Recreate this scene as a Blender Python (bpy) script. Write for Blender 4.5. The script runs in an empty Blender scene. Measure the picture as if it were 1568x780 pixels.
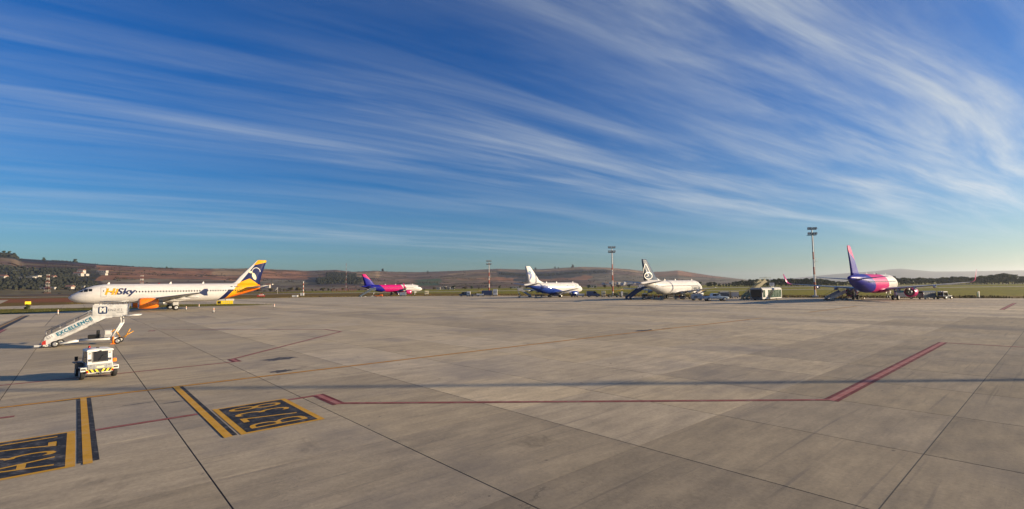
import bpy, bmesh, math, random
from mathutils import Vector, Matrix, noise
random.seed(7)
S = bpy.context.scene
COL = S.collection
R = math.radians

# ------------------------------------------------------------------ camera
CAM_H, FPX = 4.4, 752.0
rho = math.atan(.0136)
pitch = math.atan(47.84 * math.cos(rho) / FPX)
cr = Vector((math.cos(rho), 0, -math.sin(rho)))
cu0 = Vector((math.sin(rho), 0, math.cos(rho)))
cf0 = Vector((0, 1, 0))
cf = cf0 * math.cos(pitch) + cu0 * math.sin(pitch)
cu = -cf0 * math.sin(pitch) + cu0 * math.cos(pitch)
cam = bpy.data.cameras.new('camera')
cam.sensor_width = 36; cam.lens = FPX / 1568 * 36
cam.clip_start = .1; cam.clip_end = 60000
camo = bpy.data.objects.new('camera', cam); COL.objects.link(camo)
m = Matrix.Identity(4)
for i in range(3):
    m[i][0] = cr[i]; m[i][1] = cu[i]; m[i][2] = -cf[i]
m[2][3] = CAM_H
camo.matrix_world = m
S.camera = camo

# ------------------------------------------------------------------ sun, sky, exposure
SUN_EL, SUN_AZ = R(13.0), R(91.0)
sun_dir = Vector((math.sin(SUN_AZ) * math.cos(SUN_EL), math.cos(SUN_AZ) * math.cos(SUN_EL), math.sin(SUN_EL)))
sl = bpy.data.lights.new('sun', 'SUN'); sl.energy = 5.0; sl.angle = R(.5); sl.color = (1, .79, .53)
so = bpy.data.objects.new('sun', sl); COL.objects.link(so)
so.rotation_euler = sun_dir.to_track_quat('Z', 'Y').to_euler(); so.location = (300, 0, 200)
S.view_settings.view_transform = 'Standard'; S.view_settings.look = 'None'
S.view_settings.exposure = .95; S.view_settings.gamma = 1

W = bpy.data.worlds.new('World'); S.world = W; W.use_nodes = True
NT = W.node_tree; NT.nodes.clear()

class NB:
    """small helper to write node graphs"""
    def __init__(s, nt): s.nt = nt
    def n(s, t, **kw):
        nd = s.nt.nodes.new(t)
        for k, v in kw.items(): setattr(nd, k, v)
        return nd
    def put(s, sock, v):
        if isinstance(v, bpy.types.NodeSocket): s.nt.links.new(v, sock)
        elif v is not None: sock.default_value = v
    def math(s, op, a, b=None, c=None, clamp=False):
        nd = s.n('ShaderNodeMath', operation=op, use_clamp=clamp)
        s.put(nd.inputs[0], a)
        if b is not None: s.put(nd.inputs[1], b)
        if c is not None: s.put(nd.inputs[2], c)
        return nd.outputs[0]
    def vmath(s, op, a, b=None):
        nd = s.n('ShaderNodeVectorMath', operation=op)
        s.put(nd.inputs[0], a)
        if b is not None: s.put(nd.inputs[1], b)
        return nd.outputs['Value'] if op in ('DOT_PRODUCT', 'LENGTH') else nd.outputs[0]
    def xyz(s, x=0, y=0, z=0):
        nd = s.n('ShaderNodeCombineXYZ'); s.put(nd.inputs[0], x); s.put(nd.inputs[1], y); s.put(nd.inputs[2], z); return nd.outputs[0]
    def sep(s, v):
        nd = s.n('ShaderNodeSeparateXYZ'); s.put(nd.inputs[0], v); return nd.outputs
    def noise(s, vec, scale, detail=3, rough=.55, dist=0):
        nd = s.n('ShaderNodeTexNoise'); s.put(nd.inputs['Vector'], vec)
        nd.inputs['Scale'].default_value = scale; nd.inputs['Detail'].default_value = detail
        nd.inputs['Roughness'].default_value = rough; nd.inputs['Distortion'].default_value = dist
        return nd.outputs[0]
    def ramp(s, v, lo, hi, a=0., b=1., mode='SMOOTHSTEP'):
        nd = s.n('ShaderNodeMapRange', interpolation_type=mode); s.put(nd.inputs[0], v)
        nd.inputs[1].default_value = lo; nd.inputs[2].default_value = hi; nd.inputs[3].default_value = a; nd.inputs[4].default_value = b
        return nd.outputs[0]
    def mix(s, f, a, b, blend='MIX'):
        nd = s.n('ShaderNodeMix', data_type='RGBA', blend_type=blend)
        s.put(nd.inputs[0], f); s.put(nd.inputs[6], col(a)); s.put(nd.inputs[7], col(b)); return nd.outputs[2]
def col(c):
    if isinstance(c, (tuple, list)) and len(c) == 3: return (c[0], c[1], c[2], 1)
    return c

b = NB(NT)
sky = b.n('ShaderNodeTexSky', sky_type='NISHITA'); sky.sun_disc = False
sky.sun_elevation = SUN_EL; sky.sun_rotation = SUN_AZ
sky.altitude = 300; sky.air_density = 1.0; sky.dust_density = .5; sky.ozone_density = 2.0
tc = b.n('ShaderNodeTexCoord')
d = b.sep(tc.outputs['Generated'])
# cirrus on a flat layer high above: along and across the way the streaks run
zs = b.math('ADD', b.math('MAXIMUM', d[2], .012), .05)
px_, py_ = b.math('DIVIDE', d[0], zs), b.math('DIVIDE', d[1], zs)
WA = R(57)
al = b.math('ADD', b.math('MULTIPLY', px_, math.sin(WA)), b.math('MULTIPLY', py_, math.cos(WA)))
ac = b.math('SUBTRACT', b.math('MULTIPLY', px_, math.cos(WA)), b.math('MULTIPLY', py_, math.sin(WA)))
wv = b.noise(b.xyz(b.math('MULTIPLY', al, .20), b.math('MULTIPLY', ac, .20), 3.1), 1, 2)
ac2 = b.math('ADD', ac, b.math('MULTIPLY', b.math('SUBTRACT', wv, .5), .7))
fine = b.noise(b.xyz(b.math('MULTIPLY', al, .30), b.math('MULTIPLY', ac2, 2.1), 0), 1.5, 8, .60, .4)
hair = b.noise(b.xyz(b.math('MULTIPLY', al, .8), b.math('MULTIPLY', ac2, 11), 4), 1.2, 6, .65, .9)
band = b.noise(b.xyz(b.math('MULTIPLY', al, .07), b.math('MULTIPLY', ac2, .62), 5.2), 1.0, 3, .5, .2)
cl = b.math('MULTIPLY', b.ramp(band, .38, .68), b.ramp(fine, .30, .82))
cl = b.math('MULTIPLY', cl, b.ramp(hair, .25, .75, .74, 1.14, 'LINEAR'))
soft = b.noise(b.xyz(b.math('MULTIPLY', al, .05), b.math('MULTIPLY', ac2, .42), 21.5), 1.0, 4, .55, .3)
veil = b.math('ADD', b.math('MULTIPLY', b.ramp(band, .36, .74), .10), b.math('MULTIPLY', b.math('MULTIPLY', b.ramp(soft, .42, .70), b.ramp(fine, .25, .75)), .28))
sunw = b.vmath('DOT_PRODUCT', tc.outputs['Generated'], (math.sin(R(75)), math.cos(R(75)), 0.))
side = b.ramp(sunw, -.3, .80, .58, 1.28, 'LINEAR')
cl = b.math('MULTIPLY', b.math('ADD', cl, veil), side)
cl = b.math('MULTIPLY', cl, b.ramp(d[2], .02, .15), clamp=True)
# clear sky: deeper and more saturated away from the horizon
hs = b.n('ShaderNodeHueSaturation'); hs.inputs['Saturation'].default_value = 1.25
b.put(hs.inputs['Color'], sky.outputs[0])
up = b.ramp(d[2], -.02, .40)
skyc = b.mix(1, hs.outputs[0], b.mix(up, (.60, .86, 1.16), (.0, .70, 1.36)), 'MULTIPLY')
lum = b.n('ShaderNodeRGBToBW'); b.put(lum.inputs[0], sky.outputs[0])
cc = b.vmath('ADD', b.vmath('MULTIPLY', b.xyz(lum.outputs[0], lum.outputs[0], lum.outputs[0]), (.45, .5, .55)), (4.6, 5.15, 5.6))
skyf = b.mix(b.math('MULTIPLY', cl, .92), skyc, cc)
bg = b.n('ShaderNodeBackground'); bg.inputs[1].default_value = .05
b.put(bg.inputs[0], skyf)
wo = b.n('ShaderNodeOutputWorld'); NT.links.new(bg.outputs[0], wo.inputs[0])
S.cycles.max_bounces = 6; S.cycles.volume_bounces = 0

# ------------------------------------------------------------------ helpers
GA = Vector((.663, -.749, 0))      # apron grid: joint direction a
GB = Vector((.749, .663, 0))       # and b, the heading of the parked aircraft
GROT = math.atan2(-.749, .663)     # turns local +x to a, +y to b
def ab(a, b_, z=0): return GA * a + GB * b_ + Vector((0, 0, z))

def mat(name, c, rough=.5, metal=0, var=.12, vscale=3., bump=0, bscale=40, spec=None, coat=0, trans=0):
    M = bpy.data.materials.new(name); M.use_nodes = True
    nt = M.node_tree; p = nt.nodes['Principled BSDF']; g = NB(nt)
    tcn = g.n('ShaderNodeTexCoord')
    if var:
        nz = g.noise(tcn.outputs['Object'], vscale, 4, .6)
        f = g.ramp(nz, .3, .7, 1 - var, 1 + var * .6, 'LINEAR')
        g.put(p.inputs['Base Color'], g.mix(1, c, g.xyz(f, f, f), 'MULTIPLY'))
        g.put(p.inputs['Roughness'], g.ramp(nz, .3, .7, max(.03, rough - .08), min(1, rough + .1), 'LINEAR'))
    else:
        p.inputs['Base Color'].default_value = col(c); p.inputs['Roughness'].default_value = rough
    p.inputs['Metallic'].default_value = metal
    if spec is not None: p.inputs['Specular IOR Level'].default_value = spec
    if coat: p.inputs['Coat Weight'].default_value = coat; p.inputs['Coat Roughness'].default_value = .08
    if trans: p.inputs['Transmission Weight'].default_value = trans
    if bump:
        bn = g.n('ShaderNodeBump'); bn.inputs['Strength'].default_value = bump; bn.inputs['Distance'].default_value = .02
        g.put(bn.inputs['Height'], g.noise(tcn.outputs['Object'], bscale, 4, .6)); nt.links.new(bn.outputs[0], p.inputs['Normal'])
    return M

MT = {}
def add(name, *a, **k): MT[name] = mat(name, *a, **k)
add('white_paint', (.72, .70, .66), .35, var=.08, coat=.3)
add('worn_white', (.60, .60, .585), .5, var=.30, vscale=2.2)
add('grey_metal', (.30, .31, .32), .4, .6)
add('dark_metal', (.05, .05, .055), .5, .3)
add('silver', (.62, .63, .65), .25, .9)
add('black', (.012, .012, .013), .6)
add('rubber', (.018, .018, .018), .85, var=.2)
add('hub', (.45, .45, .45), .4, .4)
add('glass', (.012, .016, .02), .08, var=0, spec=.5)
add('tint_glass', (.022, .020, .017), .1, var=0, spec=.35)
add('navy', (.012, .02, .075), .3, coat=.3)
add('dark_teal', (.012, .15, .23), .5)
add('sign_navy', (.012, .035, .10), .45)
add('grey_letter', (.07, .075, .09), .5)
add('orange', (.85, .20, .01), .3, var=.06, coat=.4)
add('deep_orange', (.62, .10, .008), .3, var=.06, coat=.4)
add('yellow', (.72, .31, .008), .35, var=.1)
add('sign_yellow', (.85, .62, .02), .45, var=.05)
add('pink', (.50, .010, .15), .3, var=.06, coat=.4)
add('magenta_trim', (.42, .02, .16), .35)
add('violet_blue', (.014, .02, .18), .3, var=.06, coat=.4)
add('royal_blue', (.012, .045, .26), .3, coat=.3)
add('slate', (.07, .095, .13), .4)
add('light_grey', (.42, .42, .42), .45)
add('wing_grey', (.34, .35, .36), .4, var=.1, vscale=1)
add('cream', (.75, .66, .42), .5)
add('red', (.45, .03, .02), .5)
add('mast_red', (.36, .06, .03), .6)
add('mast_white', (.62, .58, .52), .6)
add('steel_blue', (.06, .085, .17), .45)
add('pickup_blue', (.33, .42, .50), .3, coat=.5)
add('olive', (.16, .17, .09), .7)
add('green_glass', (.035, .075, .06), .15, spec=.7)
add('lamp_glass', (.35, .36, .36), .2, spec=.8)
add('red_lens', (.35, .01, .008), .2)
add('stair_beige', (.52, .45, .26), .6)
add('concrete_wall', (.50, .47, .42), .8)
add('house_wall', (.42, .39, .34), .8, vscale=.3)
add('house_roof', (.20, .10, .07), .85, vscale=.4)
add('pale_roof', (.36, .36, .36), .7, vscale=.3)
add('bark', (.10, .075, .055), .95, vscale=4)

class MB:
    def __init__(s): s.v = []; s.f = []; s.mi = []; s.sm = []
    def face(s, idx, m=0, smooth=False): s.f.append(idx); s.mi.append(m); s.sm.append(smooth)
    def box(s, c, size, m=0, rot=None, taper=None):
        """c centre, size full extents; taper=(tx,ty) shrinks the top"""
        i = len(s.v); hx, hy, hz = size[0] / 2, size[1] / 2, size[2] / 2
        tx, ty = taper or (1, 1)
        for z, kx, ky in ((-hz, 1, 1), (hz, tx, ty)):
            for x, y in ((-hx, -hy), (hx, -hy), (hx, hy), (-hx, hy)):
                p = Vector((x * kx, y * ky, z))
                if rot: p = rot @ p
                s.v.append(Vector(c) + p)
        for q in ((3, 2, 1, 0), (4, 5, 6, 7), (0, 1, 5, 4), (1, 2, 6, 5), (2, 3, 7, 6), (3, 0, 4, 7)):
            s.face([i + k for k in q], m)
        return s
    def bar(s, p, q, r, m=0, n=8, r2=None, cap=True, smooth=True):
        p, q = Vector(p), Vector(q); ax = (q - p).normalized(); r2 = r if r2 is None else r2
        u = ax.orthogonal().normalized(); w = ax.cross(u); i = len(s.v)
        for c, rr in ((p, r), (q, r2)):
            for k in range(n):
                t = 2 * math.pi * k / n; s.v.append(c + u * (rr * math.cos(t)) + w * (rr * math.sin(t)))
        for k in range(n):
            j = (k + 1) % n; s.face([i + k, i + j, i + n + j, i + n + k], m, smooth)
        if cap: s.face([i + k for k in range(n - 1, -1, -1)], m); s.face([i + n + k for k in range(n)], m)
        return s
    def rings(s, rings, m=0, close=True, cap0=True, cap1=True, smooth=True):
        i0 = len(s.v); n = len(rings[0])
        for r in rings: s.v.extend(Vector(p) for p in r)
        for a in range(len(rings) - 1):
            for k in range(n if close else n - 1):
                j = (k + 1) % n
                s.face([i0 + a * n + k, i0 + a * n + j, i0 + (a + 1) * n + j, i0 + (a + 1) * n + k], m, smooth)
        if cap0: s.face([i0 + k for k in range(n - 1, -1, -1)], m)
        if cap1: s.face([i0 + (len(rings) - 1) * n + k for k in range(n)], m)
        return s
    def lathe(s, prof, org=(0, 0, 0), axis='x', n=24, m=0, cap0=False, cap1=False, sq=1.0):
        """prof: list of (along, radius)"""
        rs = []
        for t, r in prof:
            ring = []
            for k in range(n):
                a = 2 * math.pi * k / n; c, sn = r * math.cos(a), r * math.sin(a)
                p = (t, c, sn * sq) if axis == 'x' else ((sn, t, c) if axis == 'y' else (c, sn, t))
                ring.append(Vector(org) + Vector(p))
            rs.append(ring)
        return s.rings(rs, m, True, cap0, cap1)
    def prism(s, pts, y0, y1, m=0, axis='y'):
        """outline pts in the plane across `axis`, extruded from y0 to y1"""
        i = len(s.v); n = len(pts)
        for y in (y0, y1):
            for p, q in pts:
                s.v.append(Vector((p, y, q)) if axis == 'y' else (Vector((y, p, q)) if axis == 'x' else Vector((p, q, y))))
        s.face([i + k for k in range(n)], m); s.face([i + n + k for k in range(n - 1, -1, -1)], m)
        for k in range(n):
            j = (k + 1) % n; s.face([i + j, i + k, i + n + k, i + n + j], m)
        return s
    def quad(s, pts, m=0, smooth=False):
        i = len(s.v); s.v.extend(Vector(p) for p in pts); s.face(list(range(i, i + len(pts))), m, smooth); return s
    def grid(s, rows, m=0, smooth=True):
        i = len(s.v); n = len(rows[0])
        for r in rows: s.v.extend(Vector(p) for p in r)
        for a in range(len(rows) - 1):
            for k in range(n - 1):
                s.face([i + a * n + k, i + a * n + k + 1, i + (a + 1) * n + k + 1, i + (a + 1) * n + k], m, smooth)
        return s
    def mesh(s, name, mats, recalc=True):
        me = bpy.data.meshes.new(name); me.from_pydata([tuple(p) for p in s.v], [], s.f)
        for mm in (mats if isinstance(mats, (list, tuple)) else [mats]):
            me.materials.append(MT[mm] if isinstance(mm, str) else mm)
        me.polygons.foreach_set('material_index', s.mi); me.polygons.foreach_set('use_smooth', s.sm)
        if recalc:
            bm = bmesh.new(); bm.from_mesh(me); bmesh.ops.recalc_face_normals(bm, faces=bm.faces); bm.to_mesh(me); bm.free()
        me.update(); return me
    def build(s, name, mats, parent=None, loc=None, rz=None, recalc=True, bevel=0):
        o = bpy.data.objects.new(name, s.mesh(name, mats, recalc)); COL.objects.link(o)
        if parent: o.parent = parent
        if loc is not None: o.location = loc
        if rz is not None: o.rotation_euler = (0, 0, rz)
        if bevel:
            mo = o.modifiers.new('bevel', 'BEVEL'); mo.width = bevel; mo.segments = 2; mo.limit_method = 'ANGLE'
        return o
def tag(o, label=None, cat=None, group=None, kind=None):
    if label: o['label'] = label
    if cat: o['category'] = cat
    if group: o['group'] = group
    if kind: o['kind'] = kind
    return o
def empty(name, loc, rz=0, label=None, cat=None, group=None):
    o = bpy.data.objects.new(name, None); COL.objects.link(o); o.empty_display_size = .3
    o.location = loc; o.rotation_euler = (0, 0, rz)
    return tag(o, label, cat, group)
def copy_tree(o, parent=None):
    c = o.copy(); COL.objects.link(c); c.parent = parent
    for ch in KIDS.get(o, None) or [k for k in o.children]: copy_tree(ch, c)
    return c
KIDS = {}
def place(proto, used, loc, rz, label, group=None):
    o = proto if not used else copy_tree(proto)
    o.location = loc; o.rotation_euler = (0, 0, rz); o['label'] = label
    if group: o['group'] = group
    return o
def heading(yaw): return R(90) - yaw      # local +x points along compass yaw (clockwise from +Y)

def text_geo(body, size, shear=0, offset=0, sx=1, align='LEFT', spacing=1):
    cu_ = bpy.data.curves.new('txt', 'FONT'); cu_.body = body; cu_.size = size; cu_.shear = shear; cu_.offset = offset
    cu_.align_x = align; cu_.space_character = spacing; cu_.resolution_u = 3
    o = bpy.data.objects.new('txt', cu_); COL.objects.link(o)
    dg = bpy.context.evaluated_depsgraph_get(); me = o.evaluated_get(dg).to_mesh()
    vs = [(v.co.x * sx, v.co.y) for v in me.vertices]; fs = [list(p.vertices) for p in me.polygons]
    o.evaluated_get(dg).to_mesh_clear(); bpy.data.objects.remove(o); bpy.data.curves.remove(cu_)
    return vs, fs
def text_obj(name, body, size, M, parent, fn, cut=0, **kw):
    """flat text mapped by fn(u, v) -> point; cut > 0 slices it for wrapping on a curve"""
    vs, fs = text_geo(body, size, **kw)
    bm = bmesh.new(); bv = [bm.verts.new((x, y, 0)) for x, y in vs]
    for f in fs:
        try: bm.faces.new([bv[k] for k in f])
        except ValueError: pass
    if cut:
        ys = [y for _, y in vs]; y = min(ys) + cut
        while y < max(ys):
            bmesh.ops.bisect_plane(bm, geom=bm.verts[:] + bm.edges[:] + bm.faces[:], plane_co=(0, y, 0), plane_no=(0, 1, 0)); y += cut
    for v in bm.verts: v.co = fn(v.co.x, v.co.y)
    me = bpy.data.meshes.new(name); bm.to_mesh(me); bm.free(); me.materials.append(MT[M])
    o = bpy.data.objects.new(name, me); COL.objects.link(o); o.parent = parent
    return o

# ------------------------------------------------------------------ terrain and hills
def ray(px, py): return cf * FPX + cr * (px - 784) - cu * (py - 390)
def az_el(px, py):
    d_ = ray(px, py); return math.atan2(d_.x, d_.y), d_.z / math.hypot(d_.x, d_.y)
def lerp_tab(tab, x):
    if x <= tab[0][0]: return tab[0][1]
    for (x0, y0), (x1, y1) in zip(tab, tab[1:]):
        if x <= x1: return y0 + (y1 - y0) * (x - x0) / (x1 - x0)
    return tab[-1][1]
HILL_SKY = [(-500, 392), (-200, 386), (-60, 386), (0, 389), (20, 391.5), (30, 396), (60, 398), (100, 400), (160, 406), (250, 411), (330, 411.5), (400, 411.8), (420, 413), (450, 414), (470, 415), (515, 413.5), (540, 416.5), (575, 415), (600, 416.5), (640, 417), (700, 415), (740, 413), (762, 411.8), (800, 413), (830, 412.4), (870, 410), (890, 409), (930, 410), (965, 413), (985, 415.5), (1000, 417), (1020, 416), (1038, 414.5), (1060, 418), (1090, 422.5), (1130, 427), (1165, 431.5), (1200, 432), (1260, 431)]
MT_SKY = [(1120, 431), (1195, 427.5), (1230, 424.5), (1270, 420.5), (1300, 418), (1340, 415.3), (1362, 412.5), (1378, 411.3), (1400, 413.2), (1430, 415.8), (1480, 415.4), (1568, 414), (1700, 414), (2000, 419), (2600, 424)]
def tab_az(tab): return [az_el(x, y) for x, y in tab]
H_AZ, M_AZ = tab_az(HILL_SKY), tab_az(MT_SKY)
def base_r(az): return lerp_tab([(R(-60), 780), (R(-45), 800), (R(-27), 860), (R(0), 1000), (R(17), 1150), (R(30), 1400)], az)
def ridge_r(az): return lerp_tab([(R(-60), 1700), (R(-45), 1750), (R(-30), 2300), (R(-10), 2600), (R(10), 3000), (R(22), 3500), (R(33), 3800)], az)
def gprof(t): return math.sin(min(1, max(0, t)) * math.pi / 2) ** 1.25
def hill_z(az, t):
    r = base_r(az) + (ridge_r(az) - base_r(az)) * t
    e = lerp_tab(H_AZ, az)
    top = (e * r + CAM_H)
    z = top * gprof(t)
    if t < 1:
        k = t * (1 - t) * 4
        z += k * (noise.noise(Vector((r * math.sin(az) * .0035, r * math.cos(az) * .0022, 1))) * 9 + noise.noise(Vector((r * math.sin(az) * .011, r * math.cos(az) * .006, 5))) * 3)
    else:
        z = (e * ridge_r(az) + CAM_H) * (1 - .6 * (t - 1))
    return r, max(z, -1)
def hill_point(px, py):
    """where the line of sight through a far hillside spot meets the hill"""
    az, el = az_el(px, py)
    for k in range(0, 400):
        t = k / 400; r, z = hill_z(az, t)
        if (z - CAM_H) / r >= el: return Vector((r * math.sin(az), r * math.cos(az), z)), t
    return Vector((r * math.sin(az), r * math.cos(az), z)), 1

MIX = {'forest': (.030, .032, .024), 'plough': (.062, .038, .034), 'rust': (.23, .115, .062), 'tan': (.28, .19, .105), 'olive': (.115, .098, .052), 'green': (.05, .085, .045), 'blue': (.028, .033, .038), 'mauve': (.155, .105, .074), 'grey': (.14, .12, .085)}
# land cover: px span, slope span (0 foot .. 1 ridge), kind
COVER = [(-600, 1300, 0, 1.3, 'mauve'), (-600, 190, 0, 1.3, 'olive'), (-600, 90, .60, .80, 'mauve'), (-600, 28, .84, 1.2, 'forest'), (-600, 175, .16, .62, 'forest'), (60, 130, .30, .66, 'forest'), (28, 420, .86, 1.3, 'blue'), (40, 240, .66, .86, 'plough'), (150, 430, .34, .84, 'rust'), (330, 430, .5, .97, 'tan'), (160, 460, .05, .36, 'grey'), (400, 475, .42, .85, 'rust'), (408, 520, .08, .45, 'grey'), (470, 560, .18, .55, 'blue'), (500, 545, .5, .7, 'forest'), (545, 585, .5, .92, 'tan'), (585, 640, .3, .95, 'mauve'), (640, 672, .16, .40, 'green'), (690, 770, .55, .72, 'tan'), (700, 905, .30, .40, 'rust'), (760, 935, .42, .66, 'blue'), (790, 830, .3, .4, 'blue'), (820, 980, .70, .86, 'tan'), (880, 1000, .80, .9, 'rust'), (905, 1015, .12, .45, 'grey'), (1000, 1110, .45, .92, 'rust'), (1000, 1160, .1, .5, 'grey')]
COVCOL = {k: Vector(c) for k, c in MIX.items()}
def hill_mesh():
    na, ntt = 900, 70
    bm = bmesh.new(); ly = bm.verts.layers.float_color.new('cover'); rows = []
    a0, a1 = R(-62), R(33)
    for j in range(ntt + 1):
        t = j / ntt * 1.25; row = []
        for i in range(na + 1):
            az = a0 + (a1 - a0) * i / na; r, z = hill_z(az, t)
            x, y = r * math.sin(az), r * math.cos(az)
            v = bm.verts.new((x, y, z)); px = 784 + 752 * math.tan(az)
            n1 = noise.noise(Vector((x * .004, y * .004, 3))); n2 = noise.noise(Vector((x * .02, y * .012, 7)))
            n3 = noise.noise(Vector((x * .0035, t * 14, 11)))
            c = COVCOL['mauve']
            pq = px + 14 * n1 + 5 * n2; tq = t + .05 * n1 + .025 * n2
            for x0, x1, t0, t1, k in COVER:
                if x0 < pq < x1 and t0 < tq < t1: c = COVCOL[k]
            if n3 > .22: c = c.lerp(COVCOL['olive'], .55)
            elif n3 < -.25: c = c.lerp(COVCOL['plough'], .6)
            c = c * (1 + .45 * n2)
            if abs(noise.noise(Vector((x * .0022, t * 9, 17)))) < .022: c = c * .55
            v[ly] = (c.x, c.y, c.z, 1); row.append(v)
        rows.append(row)
    for j in range(ntt):
        for i in range(na):
            f = bm.faces.new((rows[j][i], rows[j][i + 1], rows[j + 1][i + 1], rows[j + 1][i])); f.smooth = True
    me = bpy.data.meshes.new('hills'); bm.to_mesh(me); bm.free(); return me
Mh = bpy.data.materials.new('hillside'); Mh.use_nodes = True; g = NB(Mh.node_tree); p = Mh.node_tree.nodes['Principled BSDF']
at_ = g.n('ShaderNodeAttribute', attribute_name='cover'); geo = g.n('ShaderNodeNewGeometry')
nz = g.noise(geo.outputs[0], .03, 5, .7); nz2 = g.noise(g.vmath('MULTIPLY', geo.outputs[0], (1, .35, 1)), .012, 4, .65)
f1 = g.ramp(nz, .3, .7, .65, 1.35, 'LINEAR'); f2 = g.ramp(nz2, .35, .65, .75, 1.25, 'LINEAR')
g.put(p.inputs['Base Color'], g.mix(1, g.mix(1, at_.outputs[0], g.xyz(f1, f1, f1), 'MULTIPLY'), g.xyz(f2, f2, f2), 'MULTIPLY'))
p.inputs['Roughness'].default_value = 1; p.inputs['Specular IOR Level'].default_value = .1
ho = bpy.data.objects.new('hills', hill_mesh()); COL.objects.link(ho); ho.data.materials.append(Mh); ho['kind'] = 'structure'

def mountain_mesh():
    bm = bmesh.new(); rows = []; na = 260
    for j in range(15):
        t = j / 12; row = []
        for i in range(na + 1):
            az = R(20) + R(55) * i / na; e = lerp_tab(M_AZ, az); r = 5600 + 2200 * t
            z = (e * r + CAM_H) * gprof(t) if t <= 1 else (e * 7800 + CAM_H) * (1 - .8 * (t - 1))
            z += 22 * noise.noise(Vector((r * math.sin(az) * .0016, r * math.cos(az) * .0012, 2))) * t * max(0, 1 - t) * 4
            row.append(bm.verts.new((r * math.sin(az), r * math.cos(az), z - 2)))
        rows.append(row)
    for j in range(14):
        for i in range(na):
            f = bm.faces.new((rows[j][i], rows[j][i + 1], rows[j + 1][i + 1], rows[j + 1][i])); f.smooth = True
    me = bpy.data.meshes.new('mountain'); bm.to_mesh(me); bm.free(); return me
Mm = mat('mountain_cover', (.07, .065, .05), 1, var=.35, vscale=.004, spec=.1)
mo_ = bpy.data.objects.new('mountains', mountain_mesh()); COL.objects.link(mo_); mo_.data.materials.append(Mm); mo_['kind'] = 'structure'

# ------------------------------------------------------------------ ground sheets
def field_mat(name, kind):
    M = bpy.data.materials.new(name); M.use_nodes = True; g = NB(M.node_tree); p = M.node_tree.nodes['Principled BSDF']
    geo = g.n('ShaderNodeNewGeometry'); P = geo.outputs[0]
    n1 = g.noise(P, .018, 4, .6); n2 = g.noise(P, .35, 4, .7); n3 = g.noise(g.vmath('MULTIPLY', P, (.25, 1, 1)), .06, 3, .6)
    if kind == 'grass':
        bb = g.vmath('DOT_PRODUCT', P, tuple(GB))
        near = g.ramp(g.math('ADD', bb, g.math('MULTIPLY', g.math('SUBTRACT', n3, .5), 26)), 176, 194)
        c = g.mix(g.ramp(n1, .35, .65), (.21, .185, .016), (.165, .16, .016))
        c = g.mix(g.ramp(n3, .5, .75), c, (.22, .17, .03))
        c = g.mix(near, (.15, .098, .024), c)
    elif kind == 'plough': c = g.mix(g.ramp(n3, .35, .65), (.25, .085, .028), (.18, .075, .032))
    else: c = g.mix(g.ramp(n3, .4, .7), (.15, .135, .016), (.14, .10, .024))
    f = g.ramp(n2, .3, .7, .6, 1.3, 'LINEAR'); c = g.mix(1, c, g.xyz(f, f, f), 'MULTIPLY')
    g.put(p.inputs['Base Color'], c); p.inputs['Roughness'].default_value = 1; p.inputs['Specular IOR Level'].default_value = .1
    bn = g.n('ShaderNodeBump'); bn.inputs['Strength'].default_value = 1; bn.inputs['Distance'].default_value = .6
    g.put(bn.inputs['Height'], n2); g.nt.links.new(bn.outputs[0], p.inputs['Normal'])
    return M
def sheet(name, pts, M, z, kind='structure'):
    me = bpy.data.meshes.new(name); me.from_pydata([(x, y, z) for x, y in pts], [], [list(range(len(pts)))]); me.materials.append(M)
    bm = bmesh.new(); bm.from_mesh(me)
    bmesh.ops.recalc_face_normals(bm, faces=bm.faces)
    for f in bm.faces:
        if f.normal.z < 0: f.normal_flip()
    bm.to_mesh(me); bm.free()
    o = bpy.data.objects.new(name, me); COL.objects.link(o); o['kind'] = kind; return o
MGR = field_mat('grassland', 'grass')
sheet('ground', [(-22000, -800), (22000, -800), (22000, 22000), (-22000, 22000)], MGR, -.10)
sheet('ploughed_field', [(-191, 215), (-520, 225), (-640, 352), (-300, 352)], field_mat('ploughed_soil', 'plough'), -.09)

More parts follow.
